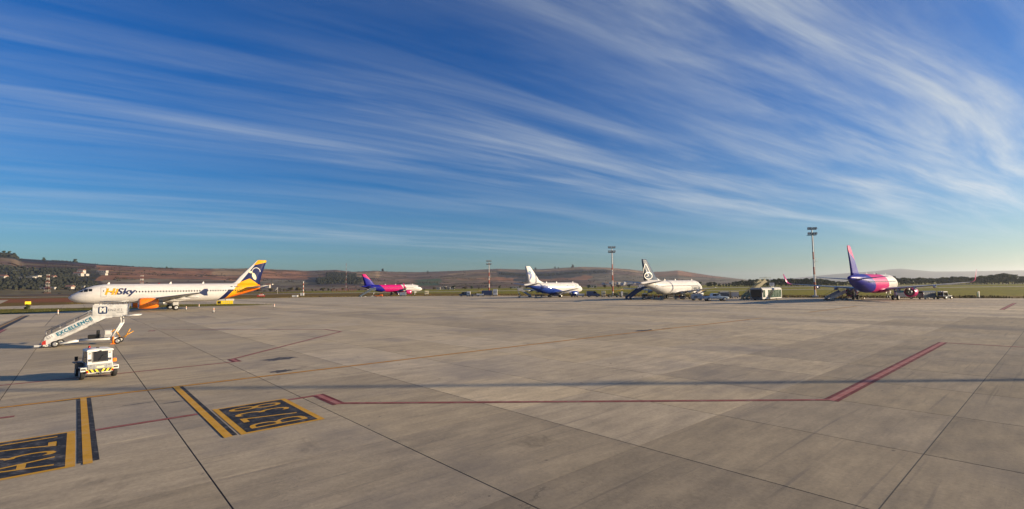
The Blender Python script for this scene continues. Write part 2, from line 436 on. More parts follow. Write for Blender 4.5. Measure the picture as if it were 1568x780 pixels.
def apron_mat(slabs):
    M = bpy.data.materials.new('apron_concrete' if slabs else 'far_apron_concrete'); M.use_nodes = True; g = NB(M.node_tree); p = M.node_tree.nodes['Principled BSDF']
    geo = g.n('ShaderNodeNewGeometry'); P = geo.outputs[0]
    a = g.vmath('DOT_PRODUCT', P, tuple(GA)); bb = g.vmath('DOT_PRODUCT', P, tuple(GB))
    ab_ = g.xyz(a, bb, 0)
    if slabs:
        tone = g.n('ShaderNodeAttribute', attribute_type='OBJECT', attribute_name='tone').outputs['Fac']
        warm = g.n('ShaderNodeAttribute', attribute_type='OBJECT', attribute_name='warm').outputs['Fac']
    else:
        cb = g.math('FLOOR', g.math('DIVIDE', g.math('SUBTRACT', bb, 26.2), 4.85)); ca = g.math('FLOOR', g.math('DIVIDE', g.math('ADD', a, 2.66), 10.68))
        w1 = g.n('ShaderNodeTexWhiteNoise', noise_dimensions='2D'); g.put(w1.inputs['Vector'], g.xyz(cb, ca, 0))
        w2 = g.n('ShaderNodeTexWhiteNoise', noise_dimensions='1D'); g.put(w2.inputs['W'], cb)
        tone = g.math('ADD', .74, g.math('ADD', g.math('MULTIPLY', w1.outputs[0], .18), g.math('MULTIPLY', w2.outputs[0], .28)))
        warm = g.math('ADD', g.math('MULTIPLY', w1.outputs[0], .5), .25)
    base = g.mix(warm, (.485, .405, .285), (.52, .42, .265))
    n1 = g.noise(ab_, .11, 5, .62); n2 = g.noise(g.vmath('MULTIPLY', ab_, (1.6, .5, 1)), .9, 6, .72); n3 = g.noise(ab_, 9, 4, .75)
    n4 = g.noise(g.vmath('MULTIPLY', ab_, (3.2, .28, 1)), 1.3, 4, .65)
    f = g.ramp(n1, .3, .7, .84, 1.12, 'LINEAR')
    f = g.math('MULTIPLY', f, g.ramp(n2, .28, .72, .70, 1.20, 'LINEAR'))
    f = g.math('MULTIPLY', f, g.ramp(n4, .3, .7, .92, 1.07, 'LINEAR'))
    f = g.math('MULTIPLY', f, g.ramp(n3, .25, .75, .80, 1.14, 'LINEAR'))
    st = g.ramp(g.noise(g.vmath('MULTIPLY', ab_, (.5, 1, 1)), .33, 5, .7, .6), .60, .74)
    f = g.math('MULTIPLY', f, g.math('SUBTRACT', 1, g.math('MULTIPLY', st, .38)))
    c = g.mix(1, base, g.xyz(f, f, f), 'MULTIPLY')
    c = g.mix(g.math('MULTIPLY', g.ramp(n1, .48, .70), .62), c, (.19, .172, .155))
    # tyre scuffs along the taxi direction and small oil specks
    sc = g.noise(g.vmath('MULTIPLY', ab_, (4.5, .12, 1)), 1.1, 3, .6, .3); c = g.mix(g.math('MULTIPLY', g.ramp(sc, .58, .74), .38), c, (.13, .12, .115))
    sp = g.noise(ab_, 2.6, 2, .5); c = g.mix(g.math('MULTIPLY', g.ramp(sp, .73, .78), .7), c, (.075, .07, .066))
    cr_ = g.n('ShaderNodeTexVoronoi', feature='DISTANCE_TO_EDGE'); g.put(cr_.inputs['Vector'], g.vmath('ADD', g.vmath('MULTIPLY', ab_, (.10, .16, 1)), g.vmath('MULTIPLY', g.xyz(n2, n3, 0), (.25, .25, 0))))
    c = g.mix(g.math('MULTIPLY', g.math('MULTIPLY', g.ramp(cr_.outputs['Distance'], .0, .006, 1, 0), g.ramp(n1, .45, .55)), .55), c, (.08, .075, .07))
    if not slabs:
        fr = g.math('FRACT', g.math('DIVIDE', g.math('SUBTRACT', bb, 26.2), 4.85)); dj = g.math('MULTIPLY', g.math('MINIMUM', fr, g.math('SUBTRACT', 1, fr)), 4.85)
        jn = g.math('MULTIPLY', g.ramp(dj, .03, .06, 1, 0), g.ramp(n1, .3, .6, .35, .9))
        c = g.mix(jn, c, (.045, .04, .038))
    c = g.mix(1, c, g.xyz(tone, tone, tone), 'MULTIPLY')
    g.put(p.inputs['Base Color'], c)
    g.put(p.inputs['Roughness'], g.ramp(n2, .3, .7, .70, .92, 'LINEAR')); p.inputs['Specular IOR Level'].default_value = .3
    bn = g.n('ShaderNodeBump'); bn.inputs['Strength'].default_value = .25; bn.inputs['Distance'].default_value = .008
    g.put(bn.inputs['Height'], g.math('ADD', n3, g.math('MULTIPLY', n4, .6))); g.nt.links.new(bn.outputs[0], p.inputs['Normal'])
    return M
MAP, MSL = apron_mat(False), apron_mat(True)

# slab grid lines measured along b (lines that run along a), then evenly on
BL = [-2.2 - 4.5 * k for k in range(12, 0, -1)] + [-2.2, 2.5, 6.97, 11.6, 16.2, 21.3, 26.2] + [26.2 + 4.85 * k for k in range(1, 12)]
AL = [-2.66 + 5.34 * k for k in range(-16, 4)]
def in_view(p, mpx=60):
    q = p - Vector((0, 0, CAM_H)); dz = q.dot(cf)
    if dz < 2: return False
    x = q.dot(cr) / dz * FPX; y = q.dot(cu) / dz * FPX
    return abs(x) < 784 + mpx and -390 - mpx * 2 < y
cells = []
for i in range(len(AL) - 1):
    for j in range(len(BL) - 1):
        cs = [ab(AL[i + u], BL[j + v]) for u in (0, 1) for v in (0, 1)]
        c = sum(cs, Vector()) / 4
        if any(in_view(q) for q in cs + [c]) and c.y > 3: cells.append((c.length, i, j))
cells.sort(); cells = cells[:296]; cellset = {(i, j) for _, i, j in cells}
bed = sheet('joint_bed', [tuple(ab(u, v).xy) for u, v in ((AL[0] - 6, BL[0]), (AL[-1] + 6, BL[0]), (AL[-1] + 6, BL[-1]), (AL[0] - 6, BL[-1]))], mat('joint_sealant', (.055, .05, .045), .9, var=.4), -.014)
APRON_AB = [(240, -140), (-230, -140), (-420, -70), (-420, -30), (-226, -19.5), (-232, 10), (-251, 39), (-259, 73), (-250, 89), (-212, 126), (-186, 138), (-164, 145.4), (-92, 146), (-57, 149), (-38, 152), (-7, 160.6), (240, 171)]
def inside(a, b_, poly):
    r = False
    for (x0, y0), (x1, y1) in zip(poly, poly[1:] + poly[:1]):
        if (y0 > b_) != (y1 > b_) and a < (x1 - x0) * (b_ - y0) / (y1 - y0) + x0: r = not r
    return r
# far apron: the outline with the slab block cut out of it
bm = bmesh.new(); f = bm.faces.new([bm.verts.new(ab(u, v, 0)) for u, v in APRON_AB])
bmesh.ops.triangulate(bm, faces=[f])
for L, N in ((AL, GA), (BL, GB)):
    for t in L: bmesh.ops.bisect_plane(bm, geom=bm.verts[:] + bm.edges[:] + bm.faces[:], plane_co=N * t, plane_no=N)
dead = []
for f in bm.faces:
    c = f.calc_center_median(); u, v = c.dot(GA), c.dot(GB)
    i = sum(1 for x in AL if x <= u) - 1; j = sum(1 for x in BL if x <= v) - 1
    if (i, j) in cellset: dead.append(f)
bmesh.ops.delete(bm, geom=dead, context='FACES')
for f in bm.faces:
    if f.normal.z < 0: f.normal_flip()
me = bpy.data.meshes.new('apron'); bm.to_mesh(me); bm.free(); me.materials.append(MAP)
apron = bpy.data.objects.new('apron', me); COL.objects.link(apron); apron['kind'] = 'structure'
slab_cache = {}
def slab_mesh(w, l):
    k = (round(w, 2), round(l, 2))
    if k not in slab_cache:
        M_ = MB(); hx, hy = l / 2 - .0015, w / 2 - .017; ch = 0
        rs = [[(sx * (hx - c_), sy * (hy - c_), z) for sx, sy in ((-1, -1), (1, -1), (1, 1), (-1, 1))] for c_, z in ((0, -.06), (0, 0))]
        M_.rings(rs, 0, True, False, True, smooth=False); slab_cache[k] = M_.mesh('slab', MSL)
    return slab_cache[k]
rs_ = random.Random(4); strip = {j: rs_.uniform(.80, 1.06) for j in range(len(BL))}
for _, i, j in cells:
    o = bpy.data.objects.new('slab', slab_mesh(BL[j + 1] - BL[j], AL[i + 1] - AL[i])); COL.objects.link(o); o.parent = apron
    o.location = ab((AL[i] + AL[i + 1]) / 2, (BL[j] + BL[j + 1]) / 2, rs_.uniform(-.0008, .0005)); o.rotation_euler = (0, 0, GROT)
    o['tone'] = strip[j] * rs_.uniform(.88, 1.07) * (.58 if AL[i] > -3 else (.68 if AL[i] > -9 else (.84 if AL[i] > -18 else 1))); o['warm'] = rs_.uniform(.15, .85)  # random tone per strip and slab; nearer rows darkened further as painted vignetting

# dark sealant in the wide expansion joint
sheet('joint_sealant', [tuple(ab(u, v).xy) for u, v in ((-2.675, -6), (-2.650, -6), (-2.650, 75), (-2.675, 75))], bpy.data.materials['joint_sealant'], .002)
# ------------------------------------------------------------------ painted markings
def paint_mat(name, c, wear=.5, dirt=(.30, .27, .235)):
    M = bpy.data.materials.new(name); M.use_nodes = True; g = NB(M.node_tree); p = M.node_tree.nodes['Principled BSDF']
    P = g.n('ShaderNodeNewGeometry').outputs[0]
    n1 = g.noise(P, 2.2, 6, .75); n2 = g.noise(g.vmath('MULTIPLY', P, (.7, 3.5, 1)), 5, 4, .7)
    w = g.math('MULTIPLY', g.ramp(g.math('ADD', g.math('MULTIPLY', n1, .6), g.math('MULTIPLY', n2, .4)), .47, .66), wear)
    f = g.ramp(n1, .3, .7, .8, 1.15, 'LINEAR')
    g.put(p.inputs['Base Color'], g.mix(w, g.mix(1, c, g.xyz(f, f, f), 'MULTIPLY'), dirt)); p.inputs['Roughness'].default_value = .7; p.inputs['Specular IOR Level'].default_value = .3
    return M
PY, PK = paint_mat('yellow_paint', (.58, .30, .012), .5), paint_mat('black_paint', (.016, .015, .015), .42)
PR, PRD = paint_mat('red_paint', (.36, .12, .10), .7), paint_mat('dark_red_paint', (.135, .012, .010), .4)
PYD = paint_mat('faded_yellow_paint', (.34, .20, .05), .75)
def strip_ab(name, pts, w, M, z, ends=False):
    """painted band along a polyline in apron coordinates, mitred"""
    V = [ab(*q) for q in pts]; L, Rr = [], []
    for i, q in enumerate(V):
        d0 = (q - V[i - 1]).normalized() if i else (V[1] - q).normalized()
        d1 = (V[i + 1] - q).normalized() if i < len(V) - 1 else d0
        n0 = Vector((-d0.y, d0.x, 0)); n1 = Vector((-d1.y, d1.x, 0)); mm = (n0 + n1).normalized(); k = w / 2 / max(.3, mm.dot(n0))
        L.append(q + mm * k); Rr.append(q - mm * k)
    me = bpy.data.meshes.new(name); n = len(V)
    me.from_pydata([(p.x, p.y, z) for p in Rr + L], [], [[i, i + 1, n + i + 1, n + i] for i in range(n - 1)]); me.materials.append(M)
    o = bpy.data.objects.new(name, me); COL.objects.link(o); o['kind'] = 'structure'; return o
def red_line(pts, w=.34, z=.004):
    strip_ab('red_line_border', pts, w, PRD, z); strip_ab('red_line', pts, w * .42, PR, z + .004)
def rect_ab(name, a0, a1, b0, b1, M, z): return sheet(name, [tuple(ab(u, v).xy) for u, v in ((a0, b0), (a1, b0), (a1, b1), (a0, b1))], M, z)
red_line([(-20.75, .58), (-20.75, 3.36)], .26); red_line([(-20.75, 6.42), (-20.75, 7.62)], .26)
red_line([(-20.9, 7.62), (-18.6, 7.62)], .50, .006)
red_line([(-18.8, 7.62), (-6.05, 21.2)], .26, .005); red_line([(-6.05, 21.0), (-6.05, 45.9)], .50, .007)
red_line([(-5.8, 45.7), (14, 46.2)], .3, .005); red_line([(-6.5, 99.5), (-6.6, 128.2)], .55)
red_line([(-33.9, -60), (-33.9, 7.3)], .26); red_line([(-33.8, 7.5), (-35.4, 7.5)], .5, .006)
red_line([(-35.2, 7.4), (-49.0, 20.2)], .28, .005); red_line([(-49.0, 20.2), (-53.0, 20.1), (-67.9, 7.3)], .30, .006)
red_line([(-66.3, 6.2), (-67.4, 6.5)], .6); red_line([(-25.15, -9), (-25.15, -1.5)], .3)
red_line([(-72, -6.3), (-85, -6.3)], .5)
strip_ab('yellow_line', [(-86, -7.2), (-132, -7.2)], .35, PYD, .006); strip_ab('yellow_line_border', [(-84, -7.0), (-132, -7.0)], 1.1, PK, .003)
strip_ab('yellow_line', [(-28.1, -70), (-27.35, 0), (-26.9, 22), (-26.2, 44), (-25.3, 64)], .20, PY, .006); strip_ab('yellow_line_border', [(-28.1, -70), (-27.35, 0), (-26.9, 22), (-26.2, 44), (-25.3, 60)], .34, PRD, .003)
strip_ab('yellow_line', [(-25, 79), (-24.8, 103)], .6, PYD, .004)
rect_ab('bar_border', -27.2, -17.05, .17, .60, PK, .009); rect_ab('yellow_bar', -27.25, -16.85, .27, .46, PY, .013)
rect_ab('bar_border', -27.2, -16.95, 3.40, 3.80, PK, .009); rect_ab('yellow_bar', -27.25, -16.85, 3.43, 3.66, PY, .013)
for b0, txt in ((3.88, 'B738'), (-2.42, 'A321')):
    rect_ab('stand_frame', -21.1, -16.85, b0, b0 + 2.54, PY, .009); rect_ab('stand_panel', -20.96, -16.99, b0 + .19, b0 + 2.35, PK, .013)
    vs, fs = text_geo(txt, 2.55, sx=.56, spacing=1.25, offset=-.032); x0 = min(v[0] for v in vs); x1 = max(v[0] for v in vs); y0 = min(v[1] for v in vs); y1 = max(v[1] for v in vs)
    ku, kv = 3.35 / (x1 - x0), 1.78 / (y1 - y0)
    me = bpy.data.meshes.new('stand_lettering'); me.from_pydata([tuple(ab(-17.3 - (x - x0) * ku, b0 + 2.16 - (y - y0) * kv, .017)) for x, y in vs], [], fs); me.materials.append(PY)
    bm = bmesh.new(); bm.from_mesh(me)
    for f in bm.faces:
        if f.normal.z < 0: f.normal_flip()
    bm.to_mesh(me); bm.free()
    o = bpy.data.objects.new('stand_lettering', me); COL.objects.link(o); o['kind'] = 'structure'
# oil stains with shapes of their own
PO = paint_mat('oil', (.055, .05, .047), .75, (.28, .25, .22))
for a_, b_, la, lb in ((-33.2, 9.7, .75, 1.05), (-28.2, 8.4, .45, .75), (-26.9, 40.5, .55, 1.3), (-26.4, 43.6, .2, 1.0), (-27.2, -.1, .1, .4), (-23.6, 3.1, .08, .5), (-24.3, 2.0, .07, .8), (-56.5, 4.5, .2, .8)):
    rr = random.Random(int(a_ * 100)); pts = []
    for k in range(28):
        t = 2 * math.pi * k / 28; q = rr.uniform(.6, 1.15); pts.append(tuple(ab(a_ + la * q * math.cos(t), b_ + lb * q * math.sin(t)).xy))
    sheet('oil_stain', pts, PO, .003)
# grass island between apron and taxiway, grass beyond, runway
MG2 = field_mat('island_grass', 'island')
isl = [(-66, 136.8), (-76, 133.4), (-90, 130), (-98.5, 113.8), (-104, 100), (-150, 96), (-260, 100), (-260, 150), (-136, 131), (-117, 133), (-105, 153), (-88, 152), (-74, 143)]
sheet('grass_island', isl, MG2, .03)
sheet('runway', [(-600, 440), (900, 436), (900, 462), (-600, 466)], mat('runway_concrete', (.38, .35, .31), .9, var=.15, vscale=.02), -.085)
sheet('taxiway', [(100, 284), (160, 286), (700, 296), (700, 306), (160, 296), (100, 294)], bpy.data.materials['runway_concrete'], -.08)
# tufts of long dry grass along the apron edge
def tufts(name, segs, n, M, hmax, depth, seed, label):
    rr = random.Random(seed); vs, fs = [], []
    tot = [math.hypot(q[0] - p[0], q[1] - p[1]) for p, q in segs]
    for _ in range(n):
        k = rr.choices(range(len(segs)), tot)[0]; p, q = segs[k]; t = rr.random(); w = rr.random() ** 1.5 * depth
        nx, ny = -(q[1] - p[1]), q[0] - p[0]; l = math.hypot(nx, ny); x, y = p[0] + (q[0] - p[0]) * t + nx / l * w, p[1] + (q[1] - p[1]) * t + ny / l * w
        h = hmax * rr.uniform(.35, 1); an = rr.uniform(0, math.pi); wd = h * .55; dx, dy = math.cos(an) * wd, math.sin(an) * wd; lx, ly = rr.uniform(-.3, .3) * h, rr.uniform(-.3, .3) * h
        i = len(vs); vs += [(x - dx, y - dy, -.1), (x + dx, y + dy, -.1), (x + lx, y + ly, h)]; fs.append((i, i + 1, i + 2))
    me = bpy.data.meshes.new(name); me.from_pydata(vs, [], fs); me.materials.append(M)
    o = bpy.data.objects.new(name, me); COL.objects.link(o); return tag(o, kind='stuff', label=label, cat='grass')
edge = [tuple(ab(*q).xy) for q in APRON_AB[5:]]
tufts('long_grass', [(q, p) for p, q in zip(edge, edge[1:])][::-1], 26000, mat('dry_grass', (.15, .115, .04), 1, var=.35, vscale=.1, spec=.1), .34, -24, 3, 'long dry brown grass growing along the far apron edge')
tufts('island_grass_tufts', [(isl[k + 1], isl[k]) for k in range(6)] + [(isl[k + 1], isl[k]) for k in range(7, 12)], 9000, mat('short_grass', (.11, .11, .03), 1, var=.3, vscale=.1, spec=.1), .22, 12, 5, 'short green grass on the island behind the orange-engined airliner')

# ------------------------------------------------------------------ trees
def leaf_mat(name, c1, c2):
    M = bpy.data.materials.new(name); M.use_nodes = True; g = NB(M.node_tree); p = M.node_tree.nodes['Principled BSDF']
    at = g.n('ShaderNodeAttribute', attribute_name='leaf_tone'); g.put(p.inputs['Base Color'], g.mix(at.outputs['Fac'], c1, c2))
    p.inputs['Roughness'].default_value = .8; p.inputs['Specular IOR Level'].default_value = .15; return M
LEAF = [leaf_mat('dark_leaves', (.032, .044, .016), (.072, .085, .026)), leaf_mat('autumn_leaves', (.055, .048, .018), (.11, .085, .028)), leaf_mat('green_leaves', (.034, .050, .016), (.07, .085, .024))]
def crown_mesh(seed, n, M, aspect=1.0):
    """leaf clusters spread through several lumps; unit height crown, base at 0"""
    rr = random.Random(seed); lumps = []
    for _ in range(11):
        t = rr.uniform(0, 2 * math.pi); h = rr.uniform(.22, .84); q = rr.uniform(0, .30) * (1.1 - abs(h - .45))
        lumps.append((Vector((q * math.cos(t) * aspect, q * math.sin(t) * aspect, h)), rr.uniform(.12, .20)))
    bm = bmesh.new(); ly = bm.faces.layers.float.new('leaf_tone')
    for _ in range(n):
        c, q = rr.choice(lumps); dv = Vector((rr.gauss(0, 1), rr.gauss(0, 1), rr.gauss(0, .8))).normalized() * q * rr.uniform(.5, 1.12)
        pt = c + dv; pt.z = max(.02, pt.z); s = rr.uniform(.018, .042)
        nn = (dv.normalized() + Vector((rr.uniform(-.6, .6), rr.uniform(-.6, .6), rr.uniform(-.2, .9)))).normalized(); u = nn.orthogonal().normalized(); w = nn.cross(u)
        k = [pt + u * s * math.cos(a) * rr.uniform(.7, 1.3) + w * s * math.sin(a) for a in (0, 1.3, 2.7, 4.2, 5.3)]
        f = bm.faces.new([bm.verts.new(x) for x in k]); f[ly] = rr.random()
    me = bpy.data.meshes.new('crown'); bm.to_mesh(me); bm.free(); me.materials.append(M); return me
def trunk_mesh(seed):
    rr = random.Random(seed); M = MB(); M.bar((0, 0, -.05), (0, 0, .45), .035, n=7, r2=.02)
    for k in range(4):
        t = rr.uniform(0, 6.28); M.bar((0, 0, rr.uniform(.2, .42)), (.2 * math.cos(t), .2 * math.sin(t), rr.uniform(.5, .75)), .014, n=5, r2=.006)
    return M.mesh('trunk', 'bark')
CROWN = [crown_mesh(10 + k, 1500, LEAF[(0, 0, 2, 1, 1, 2)[k]], (1, 1.25, 1.1, 1.3, .9, 1.4)[k]) for k in range(6)]
TRUNK = [trunk_mesh(k) for k in range(3)]
TREE_RNG = random.Random(21)
def tree(x, y, h, kind, label, group, z=-.1, wide=1.0, name='tree'):
    o = empty(name, (x, y, z), TREE_RNG.uniform(0, 6.28), label, 'tree' if h > 3.2 else 'bush', group)
    for nm, me in (('trunk', TRUNK[TREE_RNG.randrange(3)]), ('crown', CROWN[kind])):
        c = bpy.data.objects.new(nm, me); COL.objects.link(c); c.parent = o
        c.scale = (h * wide, h * wide, h)
        if nm == 'crown': c.location = (0, 0, h * (.03 if h < 8 else .02)); c.scale = (h * wide, h * wide, h * .98)
    return o
def flat_at(px, D):
    az, _ = az_el(px, 437); return D * math.tan(az), D
# belt of trees behind the grass on the right: treetop line in the photo (px, y), height follows
TOPS = [(1080, 434), (1095, 430.5), (1105, 435), (1118, 432), (1130, 430), (1150, 427), (1175, 426.5), (1200, 425), (1240, 425), (1265, 426), (1280, 431), (1300, 430), (1340, 427), (1365, 421), (1376, 426), (1385, 424), (1402, 425), (1412, 424), (1430, 426), (1445, 423), (1456, 424), (1470, 421.5), (1482, 424.5), (1495, 422), (1512, 421), (1530, 418), (1541, 415), (1550, 417), (1557, 426), (1566, 421), (1600, 417), (1700, 420)]
def belt_D(px): return lerp_tab([(1080, 590), (1240, 490), (1400, 505), (1568, 425), (1700, 420)], px)
def belt_label(px, back):
    where = [(1130, 'behind the nose of the white airliner with the slate fin'), (1192, 'behind the apron bus and the beige stairs'), (1250, 'left of the tallest floodlight mast'), (1310, 'around the tail of the large pink airliner'), (1400, 'behind the nose of the large pink airliner'), (1495, 'above the right wing of the large pink airliner'), (1533, 'between the right wingtip and the tallest round tree'), (1560, 'at the tall round clump near the right picture edge'), (9999, 'at the right picture edge')]
    w = next(t for x, t in where if px < x); return ('rear dark tree of the belt ' if back else 'dark tree in the belt ') + w
rr = random.Random(8); px = 1084.0
while px < 1640:
    D = belt_D(px) * rr.uniform(.99, 1.03); ht = CAM_H + (448.5 - .0136 * px - lerp_tab(TOPS, px)) / FPX * D
    h = max(2.6, ht * rr.uniform(.86, 1.04)); x, y = flat_at(px, D)
    tree(x, y, h, rr.choice((0, 0, 1, 2, 0, 1)), belt_label(px, False), 'trees in the belt beyond the grass', wide=rr.uniform(.95, 1.5) if px < 1535 else 1.15)
    px += rr.uniform(4.0, 7.5) if not 1534 < px < 1552 else 9
px = 1130.0
while px < 1620:
    D = belt_D(px) + rr.uniform(18, 40); ht = CAM_H + (448.5 - .0136 * px - lerp_tab(TOPS, px)) / FPX * D; x, y = flat_at(px, D)
    tree(x, y, max(2.5, ht * rr.uniform(.75, .95)), rr.choice((0, 1, 0)), belt_label(px, True), 'trees in the belt beyond the grass', wide=1.6)
    px += rr.uniform(9, 14)
# hedgerow at the foot of the hills on the left and centre
HT = [(-40, 7), (6, 6), (26, 9), (30, 8), (60, 6), (95, 7), (110, 5), (160, 4), (240, 4), (330, 4), (410, 6), (440, 6), (452, 8), (475, 4), (490, 7), (505, 6), (560, 4), (640, 3), (665, 4), (708, 7), (740, 4), (800, 5), (880, 4), (900, 5), (960, 5), (1010, 4), (1060, 5), (1085, 7)]
px = -40.0
while px < 1088:
    if not 540 < px < 545:
        D = 720 + rr.uniform(-15, 40) if px < 880 else 640 + rr.uniform(-10, 40)
        h = lerp_tab(HT, px) * rr.uniform(.5, 1.15); x, y = flat_at(px, D)
        tree(x, y, h, rr.choice((2, 3, 4, 3, 1)) if px < 560 else rr.choice((1, 3, 2)), next(t for x_, t in ((105, 'small olive tree in the hedgerow left of the orange-engined airliner'), (300, 'small tree hidden low behind the orange-engined airliner'), (480, 'dark bush in the hedgerow around the banded antenna mast'), (560, 'low bush behind the row of thin reddish posts'), (740, 'small bush in the hedgerow beside the four white houses'), (885, 'small bush in the hedgerow behind the short blue and white airliner'), (1000, 'bush below the scattered grey village houses'), (9999, 'round bush behind the nose of the white airliner with slate fin')) if px < x_), 'hedgerow trees below the hills', wide=rr.uniform(1.1, 2.0))
    px += rr.uniform(5, 11) if px < 560 else rr.uniform(9, 18)
# trees standing up on the skyline of the hills
RIDGE = {6: 'leftmost tree of the clump on the hill at the left edge', 14: 'middle tree of the clump on the hill at the left edge', 22: 'right tree of the clump on the hill at the left edge', 67: 'lone tree on the ridge above the lattice tower', 115: 'small lone tree on the ridge above the white hillside houses', 255: 'left of two ridge trees above the white airliner roof', 262: 'right of two ridge trees above the white airliner roof', 586: 'lone tree on the ridge above the distant pink airliner', 655: 'small tree on the ridge right of the distant pink airliner', 808: 'ridge tree touching the white fin', 820: 'ridge tree just right of the white fin', 850: 'left of a pair of ridge trees above the blue airliner', 855: 'right of a pair of ridge trees above the blue airliner', 877: 'tree on the highest point of the middle hill'}
for px, py, h in ((6, 389, 11), (14, 390, 12), (22, 391, 10), (67, 398, 9), (115, 401.5, 12), (255, 411, 8), (262, 411.5, 7), (586, 415.5, 16), (655, 417, 11), (808, 412.5, 13), (820, 412.4, 15), (850, 411, 14), (855, 411, 11), (877, 409.5, 20)):
    q, t = hill_point(px, py + .8); tree(q.x, q.y, h, 0, RIDGE[px], 'trees on the hill ridge', z=q.z - 1, wide=1.3)
# woods on the hillside that read as one mass
def wood(name, spans, n, label):
    rr = random.Random(5); M = MB()
    for _ in range(n):
        x0, x1, t0, t1 = rr.choice(spans); px = rr.uniform(x0, x1); t = rr.uniform(t0, t1); az, _ = az_el(px, 437); r, z = hill_z(az, t)
        s = rr.uniform(1.6, 3.6); c = Vector((r * math.sin(az), r * math.cos(az), z + s * .5))
        rings = [[c + Vector((q * s * math.cos(a) * rr.uniform(.75, 1.2), q * s * math.sin(a) * rr.uniform(.75, 1.2), hh * s)) for a in (0, 1.05, 2.1, 3.14, 4.19, 5.24)] for q, hh in ((.6, -.6), (1, 0), (.55, .75), (.1, 1.0))]
        M.rings(rings, 0, True, False, True, smooth=False)
    o = M.build(name, mat('wood_foliage', (.032, .034, .022), .95, var=.6, vscale=.06, spec=.1), recalc=False); return tag(o, label, 'woodland', kind='stuff')
wood('woodland', [(-150, 85, .16, .6), (60, 118, .3, .6), (-100, 150, .14, .3), (-100, 26, .88, 1.0), (485, 555, .2, .52), (500, 545, .5, .68), (765, 930, .5, .58)], 4200, 'dark woodland covering parts of the hillside')

def scrub(n, label):
    rr = random.Random(15); M = MB(); k = 0
    while k < n:
        px = rr.uniform(-120, 1110); t = rr.uniform(.05, .97); az, _ = az_el(px, 437); dt, dx = rr.uniform(-.004, .004), rr.uniform(1.2, 4)
        for q in range(rr.choice((1, 1, 1, 2, 9, 16))):
            az, _ = az_el(px + q * dx, 437); r, z = hill_z(az, min(1, t + q * dt)); s = rr.uniform(.7, 2.0); c = Vector((r * math.sin(az), r * math.cos(az), z + s * .4)); k += 1
            M.rings([[c + Vector((w * s * math.cos(a) * rr.uniform(.7, 1.6), w * s * math.sin(a), hh * s)) for a in (0, 1.26, 2.51, 3.77, 5.03)] for w, hh in ((.8, -.6), (.9, .1), (.15, .9))], 0, True, False, True, smooth=False)
    o = M.build('scrub', mat('scrub_foliage', (.045, .038, .022), .95, var=.5, vscale=.05, spec=.1), recalc=False); return tag(o, label, 'bushes', kind='stuff')
scrub(3600, 'scattered bushes and field hedges over the brown hills')

# ------------------------------------------------------------------ aircraft
def zone_mat(name, base, zones, rough=.42, dirt=.14):
    """paint scheme: later zones cover earlier ones; a zone is (colour, [(cx, cy2, cz, czz, limit, soft)]) and holds where
    every cx*x + cy2*|y| + cz*z + czz*z*z > limit, in the aircraft's own axes"""
    M = bpy.data.materials.new(name); M.use_nodes = True; g = NB(M.node_tree); p = M.node_tree.nodes['Principled BSDF']
    P = g.n('ShaderNodeTexCoord').outputs['Object']; x, y, z = g.sep(P); c = base; z2 = g.math('MULTIPLY', z, z)
    for colr, conds in zones:
        mk = None
        for cx, cy, cz, czz, lim in conds:
            v = g.math('ADD', g.math('MULTIPLY', x, cx), g.math('ADD', g.math('MULTIPLY', z, cz), g.math('MULTIPLY', z2, czz)))
            if cy: v = g.math('ADD', v, g.math('MULTIPLY', g.math('ABSOLUTE', y), cy))
            k = g.ramp(v, lim - .03, lim + .03, 0, 1, 'LINEAR'); mk = k if mk is None else g.math('MULTIPLY', mk, k)
        c = g.mix(mk, c, colr)
    n1 = g.noise(g.vmath('MULTIPLY', P, (.35, 1, 1.4)), 1.6, 5, .65); f = g.ramp(n1, .3, .7, 1 - dirt, 1 + dirt * .3, 'LINEAR')
    # streaked grime along the belly and panel joints round the body
    fr = g.math('FRACT', g.math('DIVIDE', x, 2.6)); dj = g.math('MINIMUM', fr, g.math('SUBTRACT', 1, fr)); jn = g.ramp(dj, .003, .010, .16, 0, 'LINEAR')
    c = g.mix(1, c, g.xyz(f, f, f), 'MULTIPLY'); c = g.mix(jn, c, (.12, .12, .12))
    g.put(p.inputs['Base Color'], c); g.put(p.inputs['Roughness'], g.ramp(n1, .3, .7, rough - .06, rough + .1, 'LINEAR'))
    p.inputs['Specular IOR Level'].default_value = .16; p.inputs['Coat Weight'].default_value = .0; p.inputs['Coat Roughness'].default_value = .1
    return M

